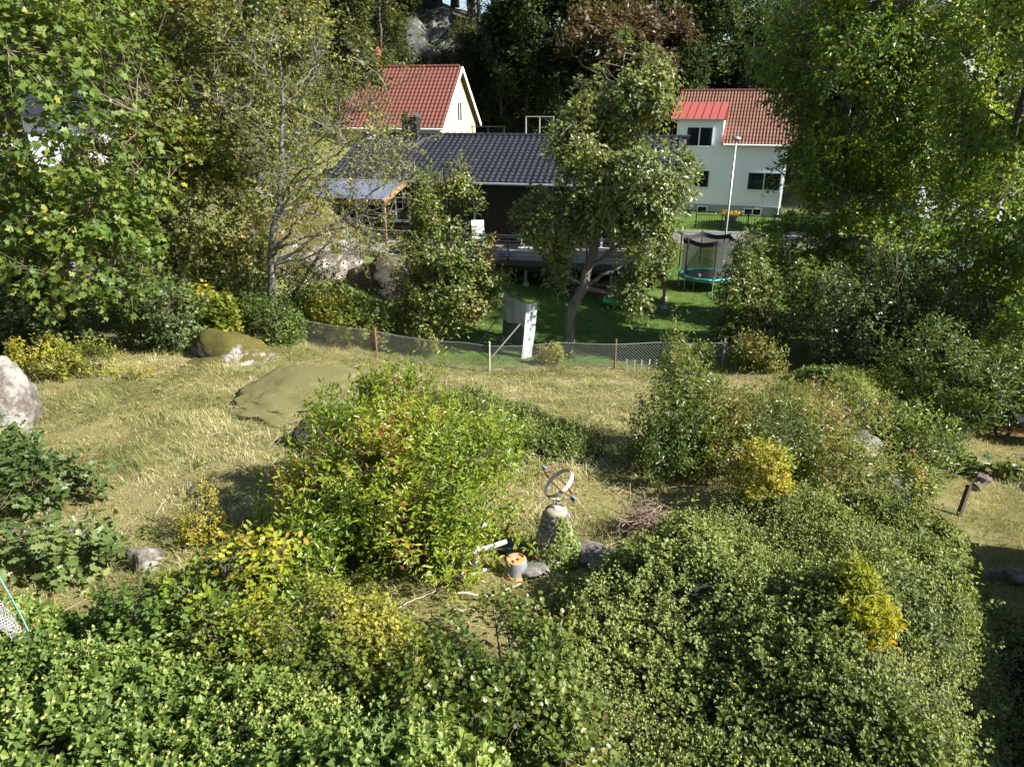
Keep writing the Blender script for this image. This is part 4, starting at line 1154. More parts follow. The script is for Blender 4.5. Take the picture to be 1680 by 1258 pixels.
# ------------------------------------------------------------------ broken white garden chairs under the bush
M['plastic'] = plain('weathered_white_plastic', (.66, .65, .61), .5, .06, 8)
def fallen_chair(label, loc, rot, back=True):
    t = thing('garden_chair', label, 'chair', loc); t.rotation_euler = rot
    MB().box((0, -.2, .42), (.44, .05, .04)).box((0, .2, .42), (.44, .05, .04)).box((-.2, 0, .42), (.05, .36, .04)).box((.2, 0, .42), (.05, .36, .04)).build('seat_frame', M['plastic'], t)
    for k in range(5): MB().box((0, -.14 + .07 * k, .443), (.38, .045, .015)).build('seat_slat', M['plastic'], t)
    for sx in (-1, 1):
        MB().bar((sx * .2, -.2, .40), (sx * .23, -.25, 0), .045, .045).build('leg', M['plastic'], t)
        MB().bar((sx * .2, .2, .40), (sx * .23, .27, 0), .045, .045).build('leg', M['plastic'], t)
        if back:
            MB().bar((sx * .2, .2, .44), (sx * .21, .33, .88), .05, .04).build('back_post', M['plastic'], t)
            MB().bar((sx * .23, -.22, .64), (sx * .23, .28, .66), .07, .035).build('armrest', M['plastic'], t)
            MB().bar((sx * .23, -.22, .63), (sx * .21, -.2, .44), .04, .04).build('arm_support', M['plastic'], t)
    if back:
        for k in range(4): MB().bar((-.19, .225 + .028 * k, .53 + .095 * k), (.19, .225 + .028 * k, .53 + .095 * k), .045, .02).build('back_slat', M['plastic'], t)
        MB().bar((-.24, .335, .9), (.24, .335, .9), .05, .06).build('top_rail', M['plastic'], t)
fallen_chair('white plastic garden chair lying on its side at the edge of the big bush', (-.22, 8.45, h1(-.22, 8.45) + .24), (R(86), R(10), R(-62)))
fallen_chair('legs of a second white chair tipped under the front of the big bush', (-.85, 8.1, h1(-.85, 8.1) + .28), (R(-80), R(20), R(25)), False)
v, f = ico(3)
rng = np.random.default_rng(2)
v = v * (1 + .25 * fnoise(v, .8, 2)[:, None] + .1 * fnoise(v, 2.2, 3)[:, None]) * np.array((.22, .15, .11))
bgm = MB().add(v + np.array((0, 0, .08)), f).build('plastic_bag', plain('navy_plastic', (.03, .05, .12), .35, .3, 8), smooth=True)
bgm.location = (-.02, 8.72, h1(-.02, 8.72)); tag(bgm, 'dark blue plastic bag crumpled beside the fallen white chair', 'bag')

# pale dead branches on the grass
def stick(label, pts, r, name='dead_branch'):
    P = np.array([(x, y, h1(x, y) + z) for x, y, z in pts])
    s = np.linspace(0, 1, len(P)); ss = np.linspace(0, 1, 14)
    Q = np.stack([np.interp(ss, s, P[:, k]) for k in range(3)], 1)
    Q[1:-1] += np.random.default_rng(int(abs(pts[0][0]) * 100)).normal(size=(12, 3)) * .008
    o = MB().tube(Q - Q[0], np.linspace(r, r * .5, 14), 7).build(name, M['straw'], smooth=True); o.location = Q[0]
    return tag(o, label, 'branch')
stick('long pale bare branch lying on the dry grass below the pot', [(-.8, 7.5, .12), (-.45, 7.5, .12), (-.25, 7.48, .1), (.12, 7.75, .12)], .018)
stick('short pale branch right of the long one on the grass', [(-.28, 7.12, .12), (-.1, 7.14, .12), (.12, 7.4, .13)], .017)
stick('thin pale twig lying below the long pale branch', [(-.8, 7.15, .12), (-.45, 7.2, .1)], .011)
stick('thin pale twig on the dry grass left of the long branch', [(-1.55, 7.2, .1), (-.75, 7.75, .14)], .008)
stick('stray twig low in the dry grass beside the dark shrub', [(-.75, 6.5, .1), (-.35, 6.45, .12)], .008)

# brushwood heap
bx_, by_ = 2.0, 9.1
bh = thing('brushwood_heap', 'heap of dry brown twigs left of the ivy', 'brushwood', (bx_, by_, h1(bx_, by_)))
rng = np.random.default_rng(6)
n = 150
c = rng.normal(size=(n, 3)) * np.array((.17, .14, .1)) + np.array((0, 0, .25)); d = unit(rng.normal(size=(n, 3)) * np.array((1, .8, .45)))
Lk = rng.uniform(.12, .38, n)
b = MB(); b.tubes(np.stack([c - d * Lk[:, None], c + rng.normal(size=(n, 3)) * .02, c + d * Lk[:, None]], 1), np.array([1, .8, .4])[None] * rng.uniform(.004, .011, (n, 1)), 4)
b.build('twigs', plain('dry_twigs', (.2, .14, .1), .9, .3, 12), bh)

# ------------------------------------------------------------------ chain-link fence
M['galv'] = plain('galvanised_wire', (.36, .36, .35), .5, .15, 20, .3)
M['rustpost'] = plain('rusty_post', (.2, .09, .05), .85, .3, 12)
M['palepost'] = plain('grey_post', (.4, .38, .35), .7, .2, 8)
def chainlink(label, pts, h, posts, cell=.105, wr=.0045, mats=None):
    """pts: ground line (x,y); posts: indexes"""
    o3 = np.array([(x, y, h1(x, y)) for x, y in pts])
    t = thing('chain_link_fence', label, 'fence', tuple(o3[0]))
    P = o3 - o3[0]
    s = np.concatenate([[0], np.cumsum(np.linalg.norm(np.diff(P, axis=0), axis=1))])
    def at(d, z):
        q = np.stack([np.interp(d, s, P[:, k]) for k in range(3)], -1)
        sag = .05 * np.sin(np.pi * ((d / 3.2) % 1.0)) * z / h
        q[..., 2] += z + .03 - sag
        q[..., 1] += .03 * np.sin(d * 2.1) * z / h
        return q
    starts = np.arange(-h, s[-1], cell)
    K = 9
    Q = []
    for sg in (1, -1):
        for a in starts:
            z = np.linspace(0, h, K)
            d = a + (z if sg > 0 else h - z)
            ok = (d >= 0) & (d <= s[-1])
            if ok.sum() < 3: continue
            d = np.clip(d, 0, s[-1]); 
            z2 = np.interp(np.linspace(0, 1, K), np.linspace(0, 1, ok.sum()), z[ok]); d2 = np.interp(np.linspace(0, 1, K), np.linspace(0, 1, ok.sum()), d[ok])
            Q.append(at(d2, z2) + np.array((0, .003 * sg, 0)))
    Q = np.array(Q)
    m = MB(); m.tubes(Q, np.full(Q.shape[:2], wr), 3); o = m.build('wire_mesh', M['galv'], t); o['kind'] = 'stuff'
    dd = np.arange(0, s[-1], .25)
    for z in (0.01, h):
        MB().tube(at(dd, np.full(len(dd), z)), .006, 5).build('tension_wire', M['galv'], t)
    for k, pd in enumerate(posts):
        p = at(np.array([pd]), np.array([0.]))[0]
        MB().tube([p - np.array((0, 0, .3)), p + np.array((.01 * (k % 3 - 1), 0, h + .12))], .03, 8).build('post', (M['rustpost'], M['palepost'])[mats[k]] if mats else M['palepost'], t)
    return t
fl = [(-7.9, 22.1), (-7.2, 22.0), (-4.45, 21.75), (-2.6, 21.7), (-.75, 21.45), (1.4, 21.4), (3.35, 21.4), (5.6, 21.5), (7.2, 21.6)]
chainlink('sagging chain-link fence between the dry meadow and the shaded lawn', fl, .88, [.2, 3.5, 7.25, 11.35, 14.9], mats=[1, 0, 1, 0, 1])
chainlink('short chain-link fence in deep shade right of the lawn', [(8.9, 22.2), (10.3, 22.4), (11.4, 22.8)], .8, [.1, 2.4], mats=[1, 1])
for k in range(8):
    x = 3.7 + .24 * k
    o = MB().box((0, 0, .15), (.05, .03, .42)).build('low_stake', M['wood_grey']); o.location = (x, 21.2 + .02 * (k % 3), h1(x, 21.2)); o.rotation_euler = (.05 * (k % 3 - 1), .08 * (k % 2), .1 * k)
    tag(o, 'short weathered stake at the foot of the chain-link fence', 'stake', 'short stakes under the fence')

# ------------------------------------------------------------------ propped board draped with white sheeting
bx_, by_ = .0, 23.6
bz = h1(bx_, by_)
pb = thing('propped_board', 'dark board on timber props draped with torn white sheeting behind the fence', 'board frame', (bx_, by_, bz), R(-58))
M['sheet'] = plain('white_sheeting', (.38, .4, .42), .55, .12, 5, bump=.3)
M['greyboard'] = plain('grey_green_board', (.09, .11, .105), .8, .2, 4)
def tilt_panel(z0, z1, x0, x1, y, lean, th): 
    v = []
    for yy in (-th / 2, th / 2):
        for (x, z) in ((x0, z0), (x1, z0), (x1, z1), (x0, z1)): v.append((x, y + yy + lean * z, z))
    return MB().add(v, [[0, 1, 2, 3], [7, 6, 5, 4], [0, 4, 5, 1], [1, 5, 6, 2], [2, 6, 7, 3], [3, 7, 4, 0]])
tilt_panel(.42, 1.75, -.75, .68, 0, .12, .03).build('board', M['greyboard'], pb)
# sheet over the top and down the right end, wavy
xs = np.linspace(-.85, .78, 26); zs = np.linspace(1.05, 1.9, 10)
X, Z = np.meshgrid(xs, zs, indexing='ij')
drop = np.where(X < -.1, .0, .0)
Y = -.05 + .12 * Z + .018 * np.sin(X * 11 + Z * 3) - .02
V = np.stack([X, Y, np.where(Z < 1.3, Z + .06 * np.sin(X * 5), Z)], -1).reshape(-1, 3)
ii, jj = np.meshgrid(np.arange(25), np.arange(9), indexing='ij')
Q = np.stack([ii * 10 + jj, (ii + 1) * 10 + jj, (ii + 1) * 10 + jj + 1, ii * 10 + jj + 1], -1).reshape(-1, 4)
sh = MB().add(V, Q)
V2 = V.copy(); V2[:, 1] += .008
sh.add(V2, Q[:, ::-1]); sh.build('sheeting', M['sheet'], pb, smooth=True)
ys = np.linspace(-.02, .42, 8); zs = np.linspace(-.02, 1.92, 18)
Yg, Zg = np.meshgrid(ys, zs, indexing='ij')
Xg = .80 + .018 * np.sin(Zg * 3 + Yg * 12) + .012 * np.sin(Yg * 24)
V = np.stack([Xg, Yg + .12 * Zg - .1, Zg], -1).reshape(-1, 3)
ii, jj = np.meshgrid(np.arange(7), np.arange(17), indexing='ij')
Q = np.stack([ii * 18 + jj, (ii + 1) * 18 + jj, (ii + 1) * 18 + jj + 1, ii * 18 + jj + 1], -1).reshape(-1, 4)
s2 = MB().add(V, Q); V2 = V.copy(); V2[:, 0] -= .008; s2.add(V2, Q[:, ::-1]); s2.build('side_sheeting', M['sheet'], pb, smooth=True)
for x in (-.78, .66): MB().bar((x, .03, -.2), (x, .26, 1.85), .07, .05).build('post', M['wood_grey'], pb)
MB().bar((.62, -.02, 1.25), (.3, -1.15, -.02), .09, .04).build('prop', M['wood_grey'], pb)
MB().bar((-.7, .02, 1.3), (-1.2, -.75, 0), .08, .04).build('prop', M['wood_grey'], pb)
MB().bar((-1.3, -.3, .35), (.66, -.06, .33), .06, .06).build('rail', M['wood_grey'], pb)

# ------------------------------------------------------------------ under the deck: planks, stones, sled
rng = np.random.default_rng(9)
pk = 0
for k in range(16):
    x = rng.uniform(3.5, 5.2); yv = YF + rng.uniform(.5, 1.4); L_ = rng.uniform(2.0, 3.2)
    p = dkw(x, yv); z = h1(*p) + .05 + .055 * (k // 2)
    o = MB().box((0, 0, 0), (L_, rng.uniform(.12, .2), .045)).build('stored_plank', M['wood_grey'] if k % 3 else M['wood_new'])
    o.location = (p[0], p[1], z); o.rotation_euler = (rng.uniform(-.05, .05), rng.uniform(-.04, .04), HR + rng.uniform(-.12, .12))
    tag(o, 'old plank in the loose timber pile under the deck', 'plank', 'planks piled under the deck')
sl = thing('green_sled', 'bright green plastic sled on the grass before the plank pile', 'sled', (4.3, 29.2, h1(4.3, 29.2) + .02), R(-28))
M['green_plastic'] = plain('green_plastic', (.03, .42, .09), .35, .08)
xs = np.linspace(-.45, .45, 12); ys = np.linspace(-.22, .22, 9)
X, Y = np.meshgrid(xs, ys, indexing='ij')
w = 1 - .25 * sm(.1, .45, X)
Z = .03 + .16 * (np.abs(Y) / .22) ** 4 + .18 * np.abs(X / .45) ** 5
V = np.stack([X, Y * w, Z], -1).reshape(-1, 3)
ii, jj = np.meshgrid(np.arange(11), np.arange(8), indexing='ij')
Q = np.stack([ii * 9 + jj, (ii + 1) * 9 + jj, (ii + 1) * 9 + jj + 1, ii * 9 + jj + 1], -1).reshape(-1, 4)
b = MB().add(V, Q); V2 = V.copy(); V2[:, 2] -= .015; b.add(V2, Q[:, ::-1]); b.build('shell', M['green_plastic'], sl, smooth=True)
for s in (-1, 1): MB().tube([(-.3, s * .215, .19), (0, s * .225, .2), (.3, s * .2, .2)], .015, 6).build('rim', M['green_plastic'], sl)
for k in range(7):
    p = dkw(-1.0 + 1.0 * k + .3 * (k % 2), YF + .9 + .2 * (k % 3))
    rock('deck_stone', 'rubble stone lying in the shade under the deck', p, (.2, .15, .13), M['rock_grey'], 60 + k, 3, k, .2, 6, 'stones under the deck')
p = dkw(6.7, YF + .9)
t = thing('plastic_tub', 'white plastic tub beside the right deck post', 'tub', (p[0], p[1], h1(*p)))
MB().lathe([(0, .01), (.2, .01), (.26, .42), (.28, .44), (.28, .46), (.24, .45), (.19, .04), (0, .04)], n=20).build('shell', M['white_paint'], t, smooth=True)
MB().tube([(.28, 0, .4), (.33, 0, .34), (.28, 0, .28)], .012, 6).build('handle', M['white_paint'], t)

# ------------------------------------------------------------------ trampoline
tx, ty = 9.6, 34.2
tr = thing('trampoline', 'round trampoline with black safety net and turquoise edge pad', 'trampoline', (tx, ty, h1(tx, ty)))
M['mat'] = plain('black_mat', (.016, .016, .018), .8, .1, 5)
M['pad'] = plain('turquoise_pad', (.03, .36, .36), .45, .15, 4)
M['foam'] = plain('black_foam', (.03, .03, .033), .8, .1, 5)
RT, ZT = 1.28, .68
a = np.linspace(0, 2 * np.pi, 40, endpoint=False)
MB().lathe([(0, ZT - .02), (.5, ZT - .015), (RT - .22, ZT)], n=40).build('mat', M['mat'], tr)
b = MB().lathe([(RT - .22, ZT + .02), (RT - .1, ZT + .045), (RT + .03, ZT + .03), (RT + .04, ZT - .06), (RT + .0, ZT - .07)], n=40)
for vv in b.v: vv[:, 2] += .012 * np.sin(np.arange(len(vv)) * 2.3)
b.build('edge_pad', M['pad'], tr, smooth=True)
MB().tube([(RT * math.cos(q), RT * math.sin(q), ZT - .09) for q in np.linspace(0, 2 * np.pi, 33)], .02, 6, False).build('frame', M['grey_metal'], tr)
def net_material():
    t = NT('black_net'); t.base((.05, .05, .052)); t.set(Roughness=.8)
    x = t.n('BsdfTransparent'); m = t.n('MixShader'); m.inputs[0].default_value = .42
    t.l(t.b.outputs[0], m.inputs[1]); t.l(x.outputs[0], m.inputs[2]); t.l(m.outputs[0], t.out.inputs[0]); return t.m
M['net'] = net_material()
NP_ = 6
nzs = np.linspace(0, 1, 9); na = np.linspace(0, 2 * np.pi, 49)
pha = np.pi / 6
rn = RT + .0 - .12 * (np.abs(np.sin((na[:, None] - pha) * NP_ / 2)) ** 1.2) * (.35 + np.abs(nzs[None] * 2 - 1) * .2) - .04 * np.sin(np.pi * nzs)[None]
zt = 2.55 - .12 * np.abs(np.sin((na - pha) * NP_ / 2))
V = np.stack([rn * np.cos(na)[:, None], rn * np.sin(na)[:, None], ZT + .03 + nzs[None] * (zt - ZT - .03)[:, None]], -1).reshape(-1, 3)
ii, jj = np.meshgrid(np.arange(48), np.arange(8), indexing='ij')
Q = np.stack([ii * 9 + jj, (ii + 1) * 9 + jj, (ii + 1) * 9 + jj + 1, ii * 9 + jj + 1], -1).reshape(-1, 4)
MB().add(V, Q).build('safety_net', M['net'], tr, smooth=True)
k9 = np.arange(49)
MB().add(np.concatenate([V.reshape(49, 9, 3)[:, 7] * np.array((1.004, 1.004, 1)), V.reshape(49, 9, 3)[:, 8] * np.array((1.004, 1.004, 1))]), np.stack([k9[:-1], k9[1:], 49 + k9[1:], 49 + k9[:-1]], 1)).build('net_hem', M['foam'], tr)
for k in range(NP_):
    q = pha + k * 2 * np.pi / NP_
    c_, s_ = math.cos(q) * (RT + .1), math.sin(q) * (RT + .1)
    gz = h1(tx + c_, ty + s_) - h1(tx, ty)
    MB().tube([(c_, s_, gz), (c_, s_, .95)], .022, 7).build('pole', M['grey_metal'], tr)
    MB().tube([(c_, s_, .9), (c_, s_, 2.6)], .034, 8).build('foam_sleeve', M['foam'], tr)
    q2 = q + .35
    MB().tube([(RT * math.cos(q2), RT * math.sin(q2), ZT - .1), (RT * math.cos(q2), RT * math.sin(q2), gz), (RT * math.cos(q - .0), RT * math.sin(q), gz + .03)], .02, 6).build('leg', M['grey_metal'], tr)
bl = MB().add(ico(3)[0] * .11, ico(3)[1]).build('ball', plain('pale_red_ball', (.6, .42, .38), .5, .5, 9), smooth=True)
bl.location = (tx - .55, ty - .75, h1(tx, ty) + ZT + .11); tag(bl, 'pale patterned ball lying on the trampoline mat', 'ball')

# ------------------------------------------------------------------ street lamp
lx, ly = 10.9, 36.0
lp = thing('street_lamp', 'tall slim galvanised street lamp rising behind the trampoline', 'street lamp', (lx, ly, h1(lx, ly)))
MB().tube([(0, 0, -.1), (0, 0, 2), (0, 0, 6.75)], [.07, .055, .04], 10).build('pole', M['grey_metal'], lp, smooth=True)
MB().lathe([(.05, 6.7), (.06, 6.78), (.2, 6.86), (.21, 6.9), (.1, 6.98), (0, 7.0)], n=16).build('lamp_head', M['grey_metal'], lp, smooth=True)
MB().lathe([(.1, -.05), (.1, .9), (.07, .95)], n=12).build('base_sleeve', M['grey_metal'], lp)

# ------------------------------------------------------------------ black bar fence before the white house, planter
bf = thing('bar_fence', 'low black iron bar fence along the road before the white house', 'fence', (0, 0, 0))
f0, f1 = np.array((13.0, 50.2)), np.array((25.0, 47.6))
n = 70
for k in range(n):
    p = f0 + (f1 - f0) * k / (n - 1); z = h1(*p)
    MB().box((p[0], p[1], z + .5), (.022, .022, .95)).build('bar', M['black_metal'], bf)
for zz in (.2, .92):
    pa, pb2 = (*f0, h1(*f0) + zz), (*f1, h1(*f1) + zz)
    MB().bar(pa, pb2, .04, .04).build('rail', M['black_metal'], bf)
for k in range(8):
    p = f0 + (f1 - f0) * k / 7; MB().box((p[0], p[1] + .03, h1(*p) + .5), (.06, .06, 1.1)).build('post', M['black_metal'], bf)
pln = thing('flower_planter', 'grey planter filled with yellow flowers before the white house', 'planter', (16.3, 53.0, h1(16.3, 53.0)))
MB().lathe([(0, 0), (.38, 0), (.5, .42), (.54, .45), (.46, .44), (0, .4)], n=18).build('bowl', M['concrete'], pln, smooth=True)
rng = np.random.default_rng(12)
P = rng.normal(size=(260, 3)) * np.array((.34, .24, .09)) + np.array((0, 0, .56))
leaf_object('flowers', 'round', P, unit(rng.normal(size=(260, 3))), unit(rng.normal(size=(260, 3)) * .4 + np.array((0, 0, 1))), rng.uniform(.09, .14, 260), rng.uniform(.6, 1, 260), leaf_mat('yellow_petals', [(0, (.1, .15, .02)), (.5, (.75, .5, .02)), (1, (.85, .62, .03))], .2), pln)
# frame and rail behind the black roof
fr = thing('pipe_frame', 'grey metal pipe frame standing behind the black roof', 'frame', (1.9, 51.0, h1(1.9, 51.0)), HR)
for x in (-.95, 0, .95): MB().tube([(x, 0, 0), (x, 0, 7.35 - h1(1.9, 51))], .04, 6).build('upright', M['grey_metal'], fr)
MB().tube([(-.97, 0, 7.35 - h1(1.9, 51)), (.97, 0, 7.35 - h1(1.9, 51))], .04, 6).build('crossbar', M['grey_metal'], fr)
bk = thing('balcony_rail', 'thin dark balcony rail right of the yellow gable', 'railing', (-2.6, 52.0, 5.2), HR)
MB().box((1.0, 1.0, -.1), (2.4, 2.4, .16)).build('floor', M['wood_dark'], bk)
for x in (-.15, 1.0, 2.15): MB().box((x, -.15, .75), (.06, .06, 1.5)).build('post', M['black_metal'], bk)
MB().box((1.0, -.15, 1.5), (2.5, .06, .06)).build('top_rail', M['black_metal'], bk)
for x in (-.1, 2.1): MB().box((x, .0, -1.4), (.12, .12, 2.4)).build('support', M['wood_dark'], bk)
for k in range(3): MB().box((1.0, -.15, .3 + .35 * k), (2.4, .02, .03)).build('wire_rail', M['black_metal'], bk)

# ------------------------------------------------------------------ right garden: post, plank, wheelbarrow, wire cage
z = h1(10.05, 13.1)
o = MB().box((0, 0, .34), (.085, .085, .9)).build('leaning_post', M['wood_dark']); o.location = (10.0, 13.45, h1(10.0, 13.45) - .05); o.rotation_euler = (R(-6), R(14), .3)
tag(o, 'short dark wooden post leaning in the sunny right garden', 'post')
o = MB().box((0, 0, .04), (.36, .1, .04)).build('fallen_plank', M['wood_grey']); o.location = (8.75, 12.6, h1(8.75, 12.6)); o.rotation_euler = (0, R(6), R(-48))
tag(o, 'short grey plank lying left of the leaning post', 'plank')
wb = thing('wheelbarrow', 'orange framed wheelbarrow with dark tray at the right edge', 'wheelbarrow', (14.1, 17.0, h1(14.1, 17.0)), R(160))
M['orange_paint'] = plain('orange_paint', (.6, .12, .04), .5, .15)
b = MB(); b.add([(-.3, -.25, .32), (.3, -.2, .32), (.3, .2, .32), (-.3, .25, .32), (-.5, -.34, .62), (.55, -.3, .62), (.55, .3, .62), (-.5, .34, .62)], [[0, 3, 2, 1], [0, 1, 5, 4], [1, 2, 6, 5], [2, 3, 7, 6], [3, 0, 4, 7]]); b.build('tray', M['foam'], wb)
for s in (-1, 1):
    MB().tube([(-.95, s * .3, .62), (-.3, s * .24, .33), (.75, s * .06, .2)], .02, 7).build('handle', M['orange_paint'], wb)
    MB().tube([(-.35, s * .24, .32), (-.45, s * .26, 0)], .018, 6).build('leg', M['orange_paint'], wb)
w = MB().tube([(.75 + .17 * math.cos(q), 0, .18 + .17 * math.sin(q)) for q in np.linspace(0, 2 * np.pi, 21)], .045, 7, False).build('wheel', M['foam'], wb)
MB().tube([(.75, -.08, .18), (.75, .08, .18)], .015, 6).build('axle', M['grey_metal'], w)
wc = thing('wire_cage', 'low arched wire netting over a garden bed at the right edge', 'netting', (12.6, 15.6, h1(12.6, 15.6)), R(-20))
for k in range(14):
    x = k * .11
    MB().tube([(x, .35 * math.cos(q), .42 * math.sin(q)) for q in np.linspace(0, np.pi, 9)], .006, 4, False).build('hoop', M['dark_metal'], wc)
for q in np.linspace(.15, np.pi - .15, 8): MB().tube([(0, .353 * math.cos(q), .423 * math.sin(q)), (1.45, .353 * math.cos(q), .423 * math.sin(q))], .005, 4, False).build('wire', M['dark_metal'], wc)

# ------------------------------------------------------------------ roll of wire netting at the left edge
wr_ = thing('netting_roll', 'narrow strip of galvanised lattice netting leaning out of the ivy at the left edge', 'netting', (-5.06, 5.8, 2.95))
pa, pb_ = np.array((.0, .0, .0)), np.array((-.8, .55, .3))
ax = unit(pb_ - pa); Ln = np.linalg.norm(pb_ - pa); sx_ = unit(np.cross(ax, np.array((0, 0, 1.)))); ny_ = np.cross(sx_, ax)
m = MB()
Q = []
for k in range(13):
    q = -.08 + .16 * k / 12
    s = np.linspace(0, 1, 24)
    wv_ = .012 * np.sign(np.sin(s * 60 + k * np.pi))
    Q.append(pa + s[:, None] * (pb_ - pa) + sx_ * (q * (.55 + .6 * s) + wv_)[:, None] + ny_ * (.02 * np.sin(s * 9 + q * 30))[:, None])
m.tubes(np.array(Q), np.full((13, 24), .0045), 4)
for s in np.linspace(.02, 1, 26): m.tube([pa + s * (pb_ - pa) - sx_ * .08 * (.55 + .6 * s), pa + s * (pb_ - pa) + sx_ * .08 * (.55 + .6 * s)], .004, 4, False)
o = m.build('lattice', M['galv'], wr_); o['kind'] = 'stuff'
gr_ = thing('garden_stake', 'thin green stake with rusty creeper beside the lattice netting', 'stake', (-5.02, 5.85, 2.8))
MB().tube([(0, 0, 0), (-.45, .42, .3), (-.9, .8, .6)], .009, 6).build('rod', plain('green_rod', (.12, .3, .26), .5, .2), gr_)
rng = np.random.default_rng(3)
n = 60; s = rng.uniform(0, 1, n)
leaf_object('creeper', 'oval', np.stack([-.9 * s, .8 * s, .6 * s], 1) + rng.normal(size=(n, 3)) * .04, unit(rng.normal(size=(n, 3))), unit(rng.normal(size=(n, 3)) + np.array((0, 0, 1))), rng.uniform(.03, .06, n), rng.uniform(0, 1, n), leaf_mat('rusty_leaves', [(0, (.12, .03, .015)), (1, (.3, .12, .04))], .3), gr_)
# ------------------------------------------------------------------ ivy
ivyR = [(2.0, 8.5), (2.5, 9.5), (3.6, 10.1), (4.7, 10.4), (5.7, 10.4), (6.6, 9.9), (7.5, 9.1), (8.7, 8.9), (9.6, 8.0), (9.6, 5.6), (7.6, 2.6), (-.2, 2.6), (-.5, 4.2), (-.4, 5.2), (.2, 6.3), (.45, 7.2), (.75, 7.9), (1.4, 8.0)]
ivyL = [(-7.6, 7.9), (-6.4, 7.5), (-5.2, 7.1), (-4.9, 6.5), (-4.3, 6.3), (-3.3, 6.1), (-2.2, 5.95), (-1.2, 5.6), (-.5, 5.2), (.3, 4.6), (.3, 2.6), (-6.5, 2.6), (-8.4, 5)]
ivyM = [(-1.9, 17.0), (-.9, 16.6), (.2, 15.5), (1.2, 13.9), (1.9, 12.6), (1.9, 11.6), (1.2, 11.3), (.3, 11.4), (-.5, 12.0), (-1.2, 13.5), (-1.9, 15.2)]
ivyD = [(8.0, 19.8), (9.6, 20.2), (11.5, 19.4), (11, 17.4), (9.6, 15.2), (8.6, 14.2), (8.3, 15.5), (8.6, 17.2), (7.9, 18.8)]
ivy_patch('ivy_bank', 'large bank of flowering ivy filling the lower right', ivyR, .55, 21500, .057, M['l_ivy'], 1, 1.05, 8, .24, .26, .6, leaf='wide', gapthr=-.95)
ivy_patch('ivy_bank', 'broad-leaved pale ivy across the lower left corner', ivyL, .8, 7600, .084, M['l_ivybig'], 2, .8, 10, .2, .3, .7, .85, ur=.02, leaf='wide', gapthr=-1.7)
ivy_patch('ivy_mound', 'low trailing ivy mound behind the big bush', ivyM, .35, 4200, .06, M['l_ivy'], 3, .15, 8, .1, .4, .6, .9, leaf='wide')
ivy_patch('shaded_ivy', 'dull ivy creeping over the shaded rocky edge at right', ivyD, .3, 2600, .07, M['l_ivy'], 4, .0, 8, .1, .4, .5, leaf='wide')

# ------------------------------------------------------------------ bushes
bush('yellow_green_bush', 'big rounded yellow-green bush with reddish tips beside the sundial', (-1.55, 9.2),
     [((0, 0, 1.05), (1.85, 1.7, 1.25)), ((-1.0, -.7, .6), (1.15, 1.0, .85)), ((.8, -.6, .75), (1.1, 1.0, .9)), ((.2, .9, 1.2), (1.3, 1.0, 1.1)), ((-.4, .4, 1.75), (1.0, .9, .7)), ((-.5, -1.4, .45), (1.2, .8, .65)), ((.3, -1.3, .5), (.8, .7, .55))],
     'lance', M['l_bush'], 3300, 14, .086, .42, 1, stems=20, thr=-.45, vbias=.05, vnoise=.2, vscale=.45, jit=.4)
sh = bush('upright_shoot', 'single tall leafy green shoot standing above the big bush', (-2.3, 11.6), [((0, 0, .9), (.06, .06, .9))], 'lance', M['l_bush2'], 26, 6, .1, .22, 2, stems=3, shell=0, thr=-9)
bush('reddish_shrub', 'small thin shrub with reddish tips behind the big bush', (-2.9, 12.9), [((0, 0, .6), (.5, .4, .6))], 'lance', M['l_bush2'], 160, 9, .08, .35, 3, stems=8, vbias=.2)
bush('tall_green_bush', 'tall loose green bush right of the shaded meadow patch', (3.25, 11.7),
     [((0, 0, .7), (1.0, .9, .8)), ((.1, .7, 1.3), (.55, .6, .6)), ((-.5, -.6, .45), (.8, .8, .55)), ((.7, .2, .7), (.8, .7, .7)), ((-.1, 1.3, 1.7), (.28, .3, .6))], 'slim', M['l_bush2'], 1100, 13, .085, .4, 4, stems=14, vbias=.05)
bush('spreading_green_bush', 'wide spreading green bush with olive tips above the ivy bank', (4.9, 11.6),
     [((0, 0, .7), (1.5, 1.3, .9)), ((1.1, .6, .7), (1.1, 1.2, .75)), ((-.9, -.7, .5), (1.0, .9, .75)), ((1.0, -.9, .4), (1.2, .7, .7))], 'slim', M['l_bush2'], 2000, 13, .078, .38, 5, stems=18, vbias=.1, vnoise=.3)
bush('yellow_shrub', 'small bright yellow shrub between the green bush and the ivy', (3.95, 9.75), [((0, 0, .75), (.42, .4, .5))], 'oval', M['l_ygreen'], 320, 11, .06, .25, 6, stems=6, vbias=.25)
bush('golden_bush', 'round golden yellow bush growing out of the ivy bank', (3.66, 6.2), [((0, 0, .78), (.36, .34, .38)), ((.1, .12, 1.02), (.22, .2, .28)), ((.18, -.12, .74), (.28, .24, .26))], 'slim', M['l_yellow'], 560, 13, .075, .22, 7, stems=8, vnoise=.35)
bush('barberry_bush', 'low yellowing small-leaved bush in front of the big bush', (-2.1, 6.2), [((0, 0, .45), (1.05, .85, .55)), ((-.5, .4, .4), (.7, .6, .5)), ((.7, -.3, .4), (.8, .7, .5)), ((1.2, -.7, .35), (.6, .6, .45)), ((-1.0, -.1, .4), (.7, .5, .5))], 'round', M['l_ygreen'], 1700, 10, .04, .3, 8, stems=22, vbias=-.08, jit=.6)
bush('rose_bush', 'dark green bramble bush at the bottom centre', (-.1, 5.85), [((0, 0, .5), (.8, .8, .6)), ((.2, -1.0, .55), (.8, .7, .5)), ((-.1, .6, .35), (.45, .45, .4)), ((-.7, -.5, .45), (.6, .6, .5))], 'round', M['l_bush2'], 1200, 9, .055, .3, 9, stems=14, vbias=-.02, thr=-.25)
